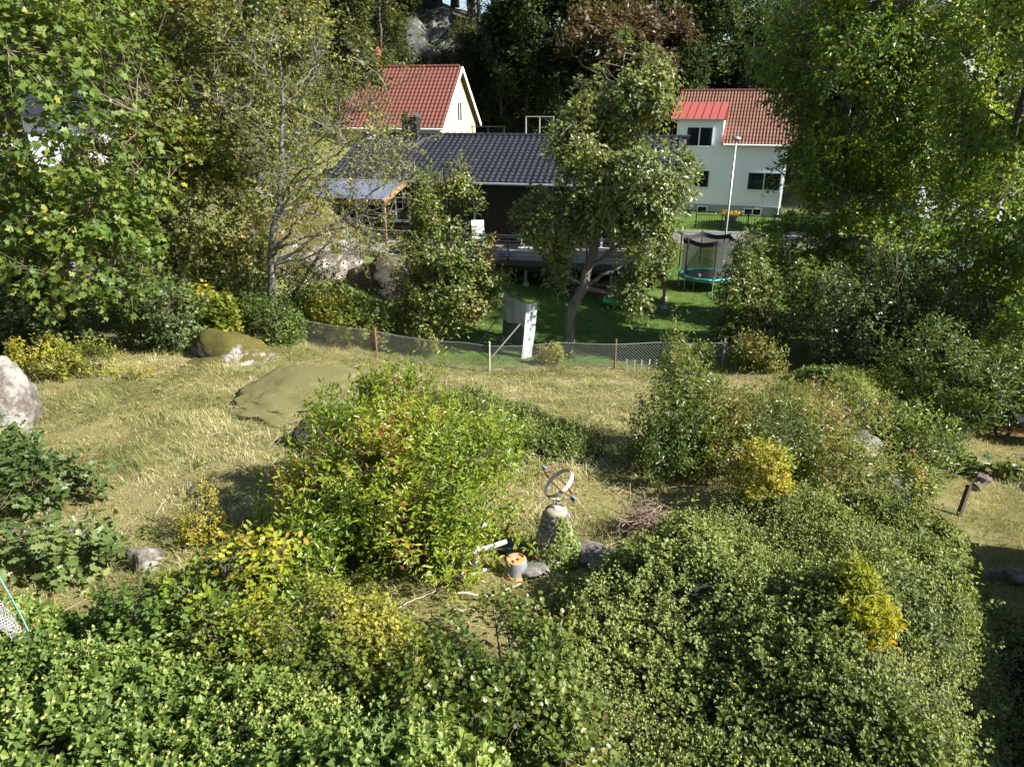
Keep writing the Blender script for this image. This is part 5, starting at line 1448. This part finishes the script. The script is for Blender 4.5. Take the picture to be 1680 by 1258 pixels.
bush('dark_laurel_bush', 'glossy dark green bush at the lower left beside the oak sapling', (-4.2, 6.6), [((0, 0, .5), (.75, .55, .55)), ((.8, .5, .5), (.65, .55, .6)), ((1.3, -.1, .45), (.75, .55, .55))], 'ivy', M['l_laurel'], 900, 10, .075, .28, 10, stems=10)
bush('small_yellow_shrub', 'small wispy yellow-green shrub in the dry grass', (-4.65, 9.0), [((0, 0, .5), (.3, .25, .5)), ((.1, -.2, .25), (.4, .3, .3))], 'oval', M['l_ygreen'], 300, 9, .04, .25, 11, stems=8, vbias=.15)
bush('left_yellow_shrub', 'pale yellow-green shrub below the left hedge behind the standing stone', (-11.7, 16.4), [((0, 0, .5), (.9, .6, .6)), ((1.1, .3, .4), (.7, .5, .5))], 'oval', M['l_ygreen'], 500, 10, .07, .35, 12, stems=12, vbias=.1)
bush('yellow_seedling', 'tiny yellow seedling in the meadow by the left hedge', (-9.3, 16.4), [((0, 0, .25), (.3, .25, .25))], 'oval', M['l_ygreen'], 60, 8, .05, .2, 13, stems=4, vbias=.2)
H_ = 'shrubs of the left hedge'
for k, (x, y, rx_, hh, m, lab, ls) in enumerate([
    (-10.4, 19.9, 1.5, 2.3, 'l_hedge', 'dense dark hedge shrub left of the mossy boulder', .09),
    (-13.2, 19.0, 1.9, 2.7, 'l_hedge', 'tall hedge shrub at the left behind the pale yellow shrub', .1),
    (-15.5, 18.2, 1.6, 2.0, 'l_hedge', 'hedge shrub cut by the left edge of the picture', .09),
    (-9.3, 21.0, .8, 1.6, 'l_ygreen', 'bright yellow-green young maple in the hedge behind the boulder', .1),
    (-7.7, 21.6, 1.1, 1.5, 'l_laurel', 'fresh green shrub right of the mossy boulder', .08),
    (-9.4, 23.4, 1.5, 2.2, 'l_bush2', 'yellowish green shrub under the lichen-covered tree', .08),
    (-5.9, 22.7, 1.0, 1.6, 'l_ygreen', 'yellow-flecked shrub behind the chain-link fence', .08),
    (-5.0, 22.9, .9, 2.0, 'l_bush2', 'green shrub beside the rusty fence post', .08),
    (-6.8, 24.2, 1.3, 2.1, 'l_bush2', 'light green shrub in front of the rock outcrop', .08),
    (-11.8, 22.6, 1.7, 2.6, 'l_olive', 'olive shrub below the round-leaved tree', .09),
    (-3.4, 23.0, .9, 1.3, 'l_bush2', 'low green shrub under the left side of the apple tree', .08),
    (1.3, 22.4, .35, .7, 'l_ygreen', 'thin yellowish sapling right of the propped board', .06)]):
    bush('hedge_shrub', lab, (x, y), [((0, 0, hh * .5), (rx_, rx_ * .8, hh * .55)), ((rx_ * .4, -rx_ * .3, hh * .4), (rx_ * .7, rx_ * .6, hh * .45)), ((-rx_ * .4, 0, hh * .6), (rx_ * .6, rx_ * .6, hh * .5))],
         'wide' if k in (0, 1, 2, 3) else 'oval', M[m], int(200 + 180 * rx_ * hh * .6), 9, ls * 1.25, .4, 40 + k, H_, stems=14, stemr=.016)
# right hand shrubs
for k, (x, y, rx_, hh, m, lab, ls, z) in enumerate([
    (9.3, 15.1, 1.15, 1.8, 'l_laurel', 'glossy green shrub on the slope above the leaning post', .1, None),
    (12.2, 18.2, 1.9, 2.9, 'l_laurel', 'large glossy shrub behind the sunny right garden', .1, None),
    (8.6, 13.5, .5, .85, 'l_laurel', 'low glossy shrub just left of the leaning post', .09, None),
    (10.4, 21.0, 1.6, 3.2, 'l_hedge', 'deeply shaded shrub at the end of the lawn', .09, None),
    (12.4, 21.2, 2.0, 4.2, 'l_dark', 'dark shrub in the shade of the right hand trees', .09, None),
    (14.8, 18.6, 1.7, 3.0, 'l_right', 'sunlit leafy shrub at the right edge', .1, None),
    (7.6, 20.6, .8, 1.2, 'l_bush2', 'small sunlit shrub at the right end of the fence', .07, None),
    (5.9, 21.1, .45, .9, 'l_bush2', 'reddish tipped shrub in front of the fence', .07, None)]):
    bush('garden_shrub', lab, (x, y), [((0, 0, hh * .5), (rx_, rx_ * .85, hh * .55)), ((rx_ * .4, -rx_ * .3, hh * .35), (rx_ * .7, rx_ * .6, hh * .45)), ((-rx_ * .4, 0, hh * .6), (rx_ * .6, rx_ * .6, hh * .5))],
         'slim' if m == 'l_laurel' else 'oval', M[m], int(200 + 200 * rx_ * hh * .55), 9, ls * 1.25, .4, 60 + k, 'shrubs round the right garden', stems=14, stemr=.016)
# large-leaved plants
for k, (x, y, lab) in enumerate([(11.7, 15.6, 'large-leaved garden plant behind the pale stones'), (12.3, 15.3, 'large-leaved plant beside the wire netting'), (13.2, 14.6, 'bushy pale green plant at the right edge of the garden')]):
    bush('leafy_plant', lab, (x, y), [((0, 0, .25), (.35, .3, .25))], 'ivy', M['l_hedge'], 16 if k < 2 else 120, 5 if k < 2 else 9, .22 if k < 2 else .09, .3, 80 + k, stems=4, cat='plant', vbias=.2)

# oak sapling at left and yellow oak sapling
def z_(x, y, d): return h1(x, y) + d
tree('oak_sapling', 'dark green oak branches reaching in from the left edge', 'tree', [(-9.2, 8.5, z_(-9.2, 8.5, -.05)), (-9.0, 8.6, z_(-9, 8.6, 1.0)), (-8.7, 8.8, z_(-8.7, 8.8, 1.5))], .04,
     [((-7.9, 8.5, 2.75), (1.0, .9, .6)), ((-7.7, 9.9, 2.75), (1.1, .5, .35)), ((-6.35, 8.25, 2.6), (.8, .5, .35)), ((-7.6, 7.6, 2.9), (.9, .6, .5)), ((-8.8, 10.3, 3.0), (.9, .8, .4))],
     'oak', M['l_oak'], M['bark_dark'], 750, 8, .14, .35, 9, 1, zlow=2.4, vbias=.08, twigr=.006, limbr=.4)
tree('yellow_oak_sapling', 'slender oak sapling with yellow lobed leaves in the lower left', 'tree', [(-3.4, 6.75, z_(-3.4, 6.75, -.05)), (-3.4, 6.8, 3.0), (-3.35, 6.85, 3.7)], .022,
     [((-3.6, 6.75, 2.9), (.75, .45, .4)), ((-3.15, 7.0, 3.3), (.6, .35, .35)), ((-3.3, 6.65, 2.7), (.6, .5, .3))],
     'oak', leaf_mat('yellow_oak_leaves', [(0, (.13, .18, .02)), (.6, (.27, .31, .03)), (.95, (.42, .38, .04)), (1, (.45, .25, .05))], .45), M['bark_dark'], 190, 7, .085, .3, 9, 2, zlow=2.5, twigr=.005, thr=-.6)

# ------------------------------------------------------------------ trees
tree('maple_tree', 'large green maple filling the upper left corner', 'tree', [(-13.6, 20.5, 1.6), (-13.5, 20.5, 5.0), (-13.8, 20.7, 9), (-13.9, 20.6, 13)], .24,
     [((-11.6, 18.6, 7.9), (3.0, 2.4, 3.2)), ((-11.0, 17.9, 5.0), (2.0, 1.6, 1.7)), ((-13.8, 19.0, 5.2), (2.2, 1.8, 2.0)), ((-14.2, 19.3, 10.5), (3.0, 2.4, 2.4)), ((-11.3, 18.6, 11.2), (2.2, 2.0, 1.6))],
     'maple', M['l_maple'], M['bark_grey'], 2450, 8, .16, .65, 16, 3, zlow=4.2, thr=-.6, vbias=.03, droop=.3, flat=1.0, nup=.7, gap=.35)
tree('round_leaved_tree', 'broad olive and yellow round-leaved tree left of centre', 'tree', [(-15.05, 27.98, 2.57), (-14.73, 27.77, 5.86), (-14.20, 27.56, 9.04), (-13.78, 27.56, 13.28)], .25,
     [((-10.49, 25.02, 8.19), (3.4, 2.4, 3.2), 1),  ((-10.92, 24.27, 4.69), (2.6, 1.9, 1.9), 1), ((-8.69, 25.02, 10.94), (2.8, 2.2, 2.2), 1), ((-12.51, 25.23, 10.94), (2.6, 2.2, 2.4), 1), ((-8.48, 25.23, 5.86), (1.7, 1.5, 1.6), 1), ((-12.72, 24.59, 6.39), (2.2, 1.8, 2.2), 1), ((-7.63, 25.86, 8.61), (1.3, 1.4, 2.2), .6), ((-10.07, 24.70, 3.10), (2.4, 1.4, 1.0), 1)],
     'wide', M['l_alder'], M['bark_grey'], 5200, 10, .125, .55, 22, 4, zlow=4.5, thr=-.55, vbias=.03, flat=1.1, nup=.6, vnoise=.2, gap=.4)
tree('lichen_tree', 'half-bare old fruit tree with pale lichen-covered branches', 'tree', [(-8.1, 22.50, 1.0), (-7.92, 22.50, 2.55), (-7.74, 22.50, 4.08), (-7.20, 22.50, 5.52), (-6.93, 22.50, 7.68), (-6.75, 22.50, 9.30)], .15,
     [((-5.94, 21.96, 6.78), (2.7, 1.8, 2.5)), ((-4.68, 21.96, 4.98), (2.3, 1.4, 1.5)), ((-4.14, 21.78, 7.68), (1.8, 1.3, 1.5)), ((-6.66, 21.96, 9.48), (2.0, 1.7, 1.6))],
     'oval', M['l_lichen'], M['bark_lichen'], 1300, 7, .1, .6, 20, 5, zlow=3.4, twigmat=M['twig_lichen'], twigr=.007, bare=.12, limbr=.42, thr=-.1, shell=.3)
tree('leaning_tree', 'thin leaning lichen-grey stem low at the foot of the rock outcrop', 'tree', [(-8.0, 24.0, 1.6), (-7.3, 24.1, 2.6), (-6.6, 24.4, 3.6), (-5.9, 24.5, 4.4)], .07,
     [((-5.6, 24.3, 4.2), (1.5, 1.0, .8)), ((-6.9, 24, 3.3), (.7, .6, .5))], 'oval', M['l_lichen'], M['bark_lichen'], 170, 6, .08, .6, 8, 6, twigmat=M['twig_lichen'], bare=.45, zlow=2.2)
tree('apple_tree', 'slender leafy apple tree in front of the deck', 'tree', [(-2.3, 23.5, .6), (-2.3, 23.5, 2.5), (-2.2, 23.5, 4.5), (-2.2, 23.5, 6.6)], .1,
     [((-2.3, 23.3, 2.3), (1.9, 1.3, 1.2)), ((-2.2, 23.3, 3.7), (1.6, 1.2, 1.2)), ((-2.2, 23.4, 5.2), (1.1, .95, 1.1)), ((-2.8, 23.4, 6.1), (.28, .28, .75)), ((-1.6, 23.4, 6.0), (.25, .25, .7)), ((-1.0, 23.2, 2.6), (.9, .8, .5)), ((-2.9, 23.1, 1.5), (1.0, .9, .6))],
     'oval', M['l_apple'], M['bark_dark'], 2900, 9, .12, .5, 16, 7, zlow=1.6, up=.6, thr=-.5, vbias=.08, flat=1.0, nup=.7)
tree('pear_tree', 'tall leaning pear tree with grey trunk on the shaded lawn', 'tree', [(1.9, 23.7, -.05), (2.1, 23.7, 1.4), (2.65, 23.7, 3.2), (3.0, 23.7, 5.2), (3.4, 23.6, 9.2)], .2,
     [((3.2, 23.2, 6.2), (2.0, 1.6, 1.8)), ((3.5, 23.3, 8.7), (1.2, 1.0, 1.4)), ((1.6, 23.4, 4.9), (1.3, 1.0, 1.1)), ((4.5, 23.2, 4.6), (1.1, 1.0, 1.6)), ((2.4, 23.3, 7.3), (.9, .8, .9)), ((4.0, 22.9, 2.4), (.5, .5, .9)), ((1.55, 23.5, 3.3), (.35, .4, .7)), ((4.75, 23.3, 6.2), (.65, .7, .8))],
     'oval', M['l_pear'], M['bark_grey'], 3600, 10, .15, .55, 22, 8, zlow=2.4, up=.0, droop=.35, thr=-.3, flat=1.1, nup=.5, limbr=.5, vbias=.1)
tree('tall_cherry_tree', 'tall bright green tree with a grey forked trunk right of the white house', 'tree', [(13.52, 28.89, -0.30), (13.30, 28.89, 2.51), (12.97, 28.89, 6.44), (12.75, 28.78, 9.05), (12.64, 28.67, 14.50)], .2,
     [((11.88, 27.69, 9.71), (3.2, 2.4, 2.6)), ((11.73, 27.90, 6.22), (1.6, 1.5, 1.4)), ((14.39, 27.25, 7.53), (2.8, 2.2, 2.6)), ((14.06, 26.81, 3.50), (2.4, 1.9, 1.9)), ((15.48, 27.47, 10.80), (2.8, 2.2, 2.2)), ((12.21, 27.58, 12.98), (2.6, 2.2, 2.0)), ((11.23, 27.47, 3.17), (1.6, 1.3, 1.3)), ((14.2, 26.4, 1.6), (2.6, 1.6, 1.5)), ((12.0, 26.8, 1.8), (1.8, 1.4, 1.4))],
     'oval', M['l_right'], M['bark_grey'], 6600, 10, .165, .6, 24, 9, zlow=3.0, up=.05, droop=.4, thr=-.35, flat=1.2, nup=.5, vbias=.0, gap=.35)
tree('edge_cherry_tree', 'yellowish green tree along the upper right edge', 'tree', [(15.94, 23.75, -0.30), (15.84, 23.54, 3.69), (15.73, 23.33, 7.97), (15.62, 23.11, 12.25)], .17,
     [((14.87, 22.26, 8.61), (2.4, 1.9, 2.3)), ((15.30, 22.15, 5.30), (2.3, 1.9, 2.0)), ((15.62, 22.04, 2.51), (2.0, 1.6, 1.5)), ((16.05, 23.01, 11.40), (2.4, 2.0, 1.7)), ((13.27, 22.79, 2.62), (1.3, 1.2, 1.2))],
     'oval', M['l_right'], M['bark_dark'], 3900, 10, .15, .6, 18, 10, zlow=2.5, up=.0, droop=.45, thr=-.35, flat=1.2, nup=.5, vbias=.08, gap=.35)
tree('small_plum_tree', 'small green plum tree at the right end of the lawn', 'tree', [(7.95, 23.0, -0.18), (7.85, 23, 1.35), (7.75, 22.9, 2.70), (7.75, 22.9, 4.14)], .07,
     [((7.65, 22.5, 2.43), (1.0, .9, 1.1)), ((7.75, 22.6, 3.60), (.6, .6, .9)), ((8.25, 22.4, 1.26), (1.1, .8, .8)), ((8.85, 22.9, 3.24), (.9, .8, 1.0)), ((7.15, 22.3, 1.26), (.7, .6, .6))],
     'oval', M['l_apple'], M['bark_dark'], 1400, 10, .11, .45, 14, 11, zlow=.8, thr=-.5)

tree('offscreen_shade_tree', 'unseen leafy tree added outside the right edge to shade the dark shrubs', 'tree', [(22.0, 18.3, -.3), (22, 18.3, 5), (22, 18.4, 10)], .2,
     [((22, 18.4, 7.5), (2.6, 2.4, 2.8)), ((21.4, 18.8, 4.6), (2.4, 2.2, 2.0)), ((22.6, 17.8, 9.6), (1.8, 1.8, 1.6))], 'oval', M['l_right'], M['bark_dark'], 700, 10, .24, .7, 12, 33, zlow=2.5, subtwig=False)  # unseen tree, added so its shade falls on the dark shrubs
# ------------------------------------------------------------------ wood on the hill
def far_tree(kind, seed, n=900, nl=11, ls=.29):
    rng = np.random.default_rng(seed)
    bl = [((0, 0, 7.0), (2.6, 2.4, 3.4))]
    for k in range(7):
        a = rng.uniform(0, 6.28); r = rng.uniform(1.0, 2.4); bl.append(((r * math.cos(a), r * math.sin(a), rng.uniform(3.5, 9.5)), (rng.uniform(1.2, 2.0),) * 2 + (rng.uniform(1.0, 1.8),)))
    return tree('hill_tree', '', 'tree', [(0, 0, -1), (0, 0, 4), (.2, 0, 8), (.1, 0, 11)], .22, bl, 'oval', M[kind], M['bark_dark'], n, nl, ls, .9, 10, seed, None, zlow=2.5, subtwig=False, thr=-.35, gap=.22, shell=.55)
protos = {'dark': [far_tree('l_dark', 21), far_tree('l_dark', 22)], 'olive': [far_tree('l_olive', 23), far_tree('l_olive', 24)], 'brown': [far_tree('l_brown', 25)]}
ROW = lambda y: 'on the hilltop' if y > 80 else ('on the upper slope' if y > 66 else ('on the lower slope' if y > 56 else 'at the foot of the hill'))
def PLACE(x, y):
    p = x / y
    for lim, t in ((-.45, 'near the left edge'), (-.3, 'behind the maple'), (-.22, 'behind the round-leaved tree'), (-.15, 'left of the red chimney'), (-.07, 'above the yellow house'), (.0, 'right of the yellow gable'), (.07, 'above the black roof'), (.13, 'below the copper tree'), (.19, 'left of the white house'), (.25, 'above the white house dormer'), (.32, 'above the white house roof'), (.42, 'behind the tall right hand tree')):
        if p < lim: return t
    return 'near the right edge'
GRP = {'dark': 'dark trees on the wooded hill', 'olive': 'olive trees on the wooded hill'}
LAB = {'dark': 'dark green broadleaf tree in the wood on the hill behind the houses', 'olive': 'olive green broadleaf tree in the wood on the hill behind the houses'}
used = set()
def put(kind, x, y, s, label=None, group=None, v=None, dz=0, sz=1.0):
    rng = np.random.default_rng(int(abs(x * 31 + y * 17)) + 5)
    src = protos[kind][(v if v is not None else int(rng.integers(len(protos[kind]))))]
    lab = label or ('%s %s green tree %s %s' % ('tall' if s > 1.15 else ('small' if s < .7 else 'mid-height'), kind, ROW(y), PLACE(x, y))); grp = group or (None if label else GRP[kind])
    if src.name not in used:
        used.add(src.name); o = src; o.location = (x, y, h1(x, y) + dz); o.rotation_euler = (0, 0, rng.uniform(0, 6.28)); o['label'] = lab
        if grp: o['group'] = grp
    else:
        o = copy_thing(src, (x, y, h1(x, y) + dz), rng.uniform(0, 6.28), lab, grp)
        if not grp and 'group' in o: del o['group']
    o.scale = (s, s, s * sz)
    return o
put('brown', 7.4, 58.5, 1.35, 'tall copper-brown tree on the hill between the two red roofs')
put('brown', 11.3, 63.0, 1.15, 'smaller copper-brown tree behind the tall one')
spots = [('dark', 1.2, 61, 1.15), ('dark', 4.2, 62.5, 1.2), ('dark', -.6, 63.5, .8), ('dark', 12.5, 68, 1.25), ('dark', 16.5, 67.5, 1.2), ('dark', 20, 69, 1.2), ('dark', 24, 66, 1.15), ('dark', 14.5, 64.5, .8), ('dark', 27.5, 63, 1.2), ('dark', 22, 62.5, .75),
         ('dark', 8.2, 70, 1.3), ('olive', 2.5, 69, 1.2), ('dark', -12.2, 62.5, 1.0), ('olive', -14.5, 60, 1.1), ('dark', -11, 68, 1.1), ('olive', -3.2, 75, 1.0), ('olive', -7.2, 79, .9), ('olive', -12, 76, 1.1), ('dark', 1.5, 77, 1.2),
         ('olive', -18, 57, 1.1), ('dark', -21, 52, 1.2), ('olive', -17, 65, 1.2), ('olive', -23, 60, 1.2), ('dark', -27, 47, 1.1), ('olive', -29, 56, 1.2), ('dark', -14, 50, .9), ('olive', -20.5, 44, .9),
         ('dark', 31, 58, 1.1), ('olive', 33, 66, 1.2), ('dark', 37, 61, 1.2), ('dark', 28, 72, 1.2), ('olive', 34, 50, .9), ('dark', 40, 54, 1.1), ('olive', 29, 49, .7), ('dark', 6, 80, 1.2), ('dark', 16, 77, 1.1), ('dark', 25, 79, 1.1),
         ('olive', -5.6, 64.2, .45), ('dark', -3.5, 62.3, .5), ('dark', -8.3, 62, .55), ('dark', -.8, 59, .6), ('dark', 3.5, 58.3, .6), ('dark', 10, 60.6, .55), ('olive', 26, 44, .7), ('dark', 24.5, 48, .75),
         ('olive', -11.5, 41.5, .75), ('dark', -13.5, 39, .8), ('olive', -15.5, 43, .9), ('olive', -11, 47, .95), ('dark', -14, 55, 1.1), ('olive', -9.8, 58, .9),
         ('olive', -2, 86, 1.3), ('dark', -8, 88, 1.3), ('olive', 4, 90, 1.35), ('dark', 11, 88, 1.35), ('olive', -15, 86, 1.3), ('dark', 18, 86, 1.2), ('dark', 31, 84, 1.2), ('olive', -22, 78, 1.3), ('dark', -5, 95, 1.5), ('dark', 9, 98, 1.5), ('dark', -1.5, 81, 1.2), ('olive', 2.2, 83, 1.3), ('dark', -4.5, 84, 1.2), ('dark', 14, 93, 1.5), ('dark', 22, 90, 1.5), ('dark', -10.4, 65.5, .55), ('olive', -4.3, 66.3, .5), ('dark', -1.8, 91, 1.5), ('olive', -10, 82, 1.2), ('dark', -5.2, 101, 2.1), ('dark', -9.5, 95, 1.9), ('dark', -2.0, 99, 1.9), ('dark', -7.5, 104, 2.2)]
for k_, x, y, s in spots: put(k_, x, y, s)
# spruce behind the white house
def spruce(label, x, y, h, seed):
    rng = np.random.default_rng(seed)
    t = thing('spruce_tree', label, 'tree', (x, y, h1(x, y)))
    MB().tube([(0, 0, -.3), (0, 0, h)], [.16, .02], 7).build('trunk', M['bark_dark'], t)
    n = 700
    z = h * (1 - rng.uniform(0, 1, n) ** .6 * .92); L = .06 + (h - z) * .26
    a = rng.uniform(0, 6.28, n); out = np.stack([np.cos(a), np.sin(a), -.35 + 0 * a], 1)
    C = np.stack([0 * z, 0 * z, z], 1) + out * (L * rng.uniform(.35, 1, n))[:, None]
    P, D, N, S, e = sprays(C, unit(out), rng, 7, .5, .2, up=0, out=1, droop=.2, jit=.2)
    leaf_object('crown', 'slim', P, D, N, S, rng.normal(.5, .25, len(P)), M['l_conifer'], t, .6)
spruce('pointed blue-green spruce behind the white house roof', 19.6, 63.0, 11.5, 1)
# bare shrub on the cliff top
tree('bare_bush', 'pale bare-twigged bush on top of the cliff', 'bush', [(-3.4, 71, h1(-3.4, 71) - .2), (-3.4, 71, h1(-3.4, 71) + 1.0)], .06, [((-3.4, 70.8, h1(-3.4, 71) + 2.4), (1.8, 1.2, 1.6))], 'oval', M['l_olive'], M['bark_lichen'], 160, 5, .15, 1.0, 12, 30, twigmat=M['twig_lichen'], twigr=.03, bare=.8)
# reddening twig at the very top of the lichen tree
bush('red_leaf_spray', 'spray of reddish orange leaves at the top of the round-leaved tree', (-5.9, 23.4, 11.6), [((0, 0, .5), (.9, .6, .55))], 'round', leaf_mat('red_leaves', [(0, (.2, .06, .03)), (.6, (.42, .1, .04)), (1, (.4, .22, .06))], .4), 90, 8, .1, .4, 95, stems=2, clip=False, cat='foliage') if False else None

# ------------------------------------------------------------------ grass
def grass(name, label, n, region, length, width, lean, mat, seed, vbase, vn, cell=.35, fade=None):
    rng = np.random.default_rng(seed)
    x0, x1, y0, y1 = region['box']
    # more blades near the camera
    y = y0 + (y1 - y0) * rng.uniform(0, 1, n) ** region.get('pow', 1.25)
    x = rng.uniform(x0, x1, n)
    k = region['fn'](x, y) & (np.abs(x) < .80 * (y * .927 + 3.2))
    x, y = x[k], y[k]; n = len(x)
    z = H(x, y)
    P3 = np.stack([x, y, 0 * x], 1)
    tuft = fnoise(P3, cell, seed)
    ang = 2.6 * fnoise(P3, .35, seed + 1) + rng.normal(size=n) * 1.3
    ln = length * rng.uniform(.5, 1.4, n) * np.clip(1 + .5 * tuft + .45 * fnoise(P3, 3.0, seed + 7), .3, 2.2)
    le = np.clip(lean + .25 * fnoise(P3, .5, seed + 2) + rng.normal(size=n) * .25, .05, 1.5)
    d = np.stack([np.cos(ang), np.sin(ang)], 1)
    sd_ = np.stack([-d[:, 1], d[:, 0], 0 * x], 1) * (width * rng.uniform(.6, 1.4, n))[:, None] / 2
    B = np.stack([x, y, z - .01], 1)
    s1, c1 = np.sin(le * .55), np.cos(le * .55)
    m = B + np.stack([d[:, 0] * s1, d[:, 1] * s1, c1], 1) * (ln * .5)[:, None]
    s2, c2 = np.sin(np.minimum(le * 1.25, 1.75)), np.cos(np.minimum(le * 1.25, 1.75))
    tip = m + np.stack([d[:, 0] * s2, d[:, 1] * s2, c2], 1) * (ln * .5)[:, None]
    V = np.stack([B, m + sd_, m - sd_, tip], 1)
    F = (np.arange(n)[:, None, None] * 4 + np.array([[0, 1, 2], [2, 1, 3]])[None]).reshape(-1, 3)
    v = vbase + .15 * fnoise(P3, 4.2, seed + 6) + vn * fnoise(P3, .16, seed + 3) + .2 * fnoise(P3, .6, seed + 4) + .1 * fnoise(P3, 1.6, seed + 5) + rng.normal(size=n) * .25
    o = MB().add(V, F).build(name, mat, attr={'v': ('FACE', np.repeat(np.clip(v, 0, 1), 2))})
    return tag(o, label, 'grass', kind='stuff')
def rimx(y): return np.interp(y, [-10, 0, 5, 9, 10.7, 13.5, 16.6, 22, 26], [-1, 1.4, 4.3, 6.7, 6.9, 7.7, 8.9, 12, 16])
def meadow_fn(x, y):
    p = np.stack([x, y], 1)
    k = (lawnmask(x, y) < .6) & (x < rimx(y) + .3)
    for poly in (ivyR, ivyL, ivyM): k &= poly_sd(p, poly) < .15
    k &= ~(((x + 5.1) / 1.6) ** 2 + ((y - 15.2) / 1.35) ** 2 < .8)
    return k
grass('meadow_grass', 'long dry straw-coloured grass over the sloping meadow', 250000, {'box': (-15.5, 12, 5.0, 22.6), 'fn': meadow_fn, 'pow': 1.2}, .15, .011, 1.1, M['grass_dry'], 3, .4, .34)
grass('garden_grass', 'short yellow-green grass in the sunny right garden', 60000, {'box': (7.5, 16, 8.5, 17.5), 'fn': lambda x, y: (x > rimx(y) + .7), 'pow': 1}, .1, .008, .7, M['grass_dry'], 5, .42, .25)
grass('lawn_grass', 'short green grass of the lawn behind the fence', 60000, {'box': (-9, 24, 21.6, 42), 'fn': lambda x, y: (lawnmask(x, y) > .4) & ~((x < -5.5) & (y > 25)) & (y < 42), 'pow': 1}, .1, .02, .6, M['grass_green'], 7, .45, .2)

# fallen leaves and low weeds in the meadow
rng = np.random.default_rng(44)
n = 5200
x = rng.uniform(-13, 8, n); y = rng.uniform(5.5, 22, n)
k = meadow_fn(x, y); x, y = x[k], y[k]; n = len(x)
P = np.stack([x, y, H(x, y) + rng.uniform(.03, .1, n)], 1)
fl_ = leaf_object('fallen_leaves', 'oval', P, unit(rng.normal(size=(n, 3)) * np.array((1, 1, .3))), unit(rng.normal(size=(n, 3)) * .5 + np.array((0, 0, 1))), rng.uniform(.03, .075, n), rng.uniform(0, 1, n), leaf_mat('fallen_leaf', [(0, (.12, .06, .03)), (.5, (.26, .14, .06)), (.85, (.4, .3, .1)), (1, (.3, .07, .04))], .2))
tag(fl_, 'brown and yellow fallen leaves scattered over the meadow', 'fallen leaves', kind='stuff')
m = 420
x = rng.uniform(-13, 8, m); y = rng.uniform(6, 22, m); k = meadow_fn(x, y) & (fnoise(np.stack([x, y, 0 * x], 1), .2, 6) > -.2); x, y = x[k], y[k]; m = len(x)
C = np.stack([x, y, H(x, y) + .05], 1)
P, D, N, S, e_ = sprays(C, unit(rng.normal(size=(m, 3)) + np.array((0, 0, 1))), rng, 16, .2, .075, up=.6, jit=.8)
P[:, :2] += rng.normal(size=(len(P), 2)) * .07
wd = leaf_object('meadow_weeds', 'oval', P, D, N, S, rng.normal(.5, .25, len(P)), M['l_bush2']); tag(wd, 'low green weeds dotted among the dry grass', 'weeds', kind='stuff')
# long pale stalks lying in the grass
n = 700
x = rng.uniform(-13, 8, n); y = rng.uniform(5.5, 21.5, n); k = meadow_fn(x, y); x, y = x[k], y[k]; n = len(x)
a = rng.uniform(0, 6.28, n); L = rng.uniform(.15, .42, n); dx, dy = np.cos(a) * L, np.sin(a) * L
Pm = np.stack([np.stack([x - dx, y - dy, H(x - dx, y - dy) + .05], 1), np.stack([x, y, H(x, y) + rng.uniform(.06, .16, n)], 1), np.stack([x + dx, y + dy, H(x + dx, y + dy) + .06], 1)], 1)
so = MB(); so.tubes(Pm, np.array([.003, .0035, .0015])[None] * np.ones((n, 1)), 3)
tag(so.build('dry_stalks', M['straw']), 'long dry stalks lying criss-cross in the meadow', 'stalks', kind='stuff')
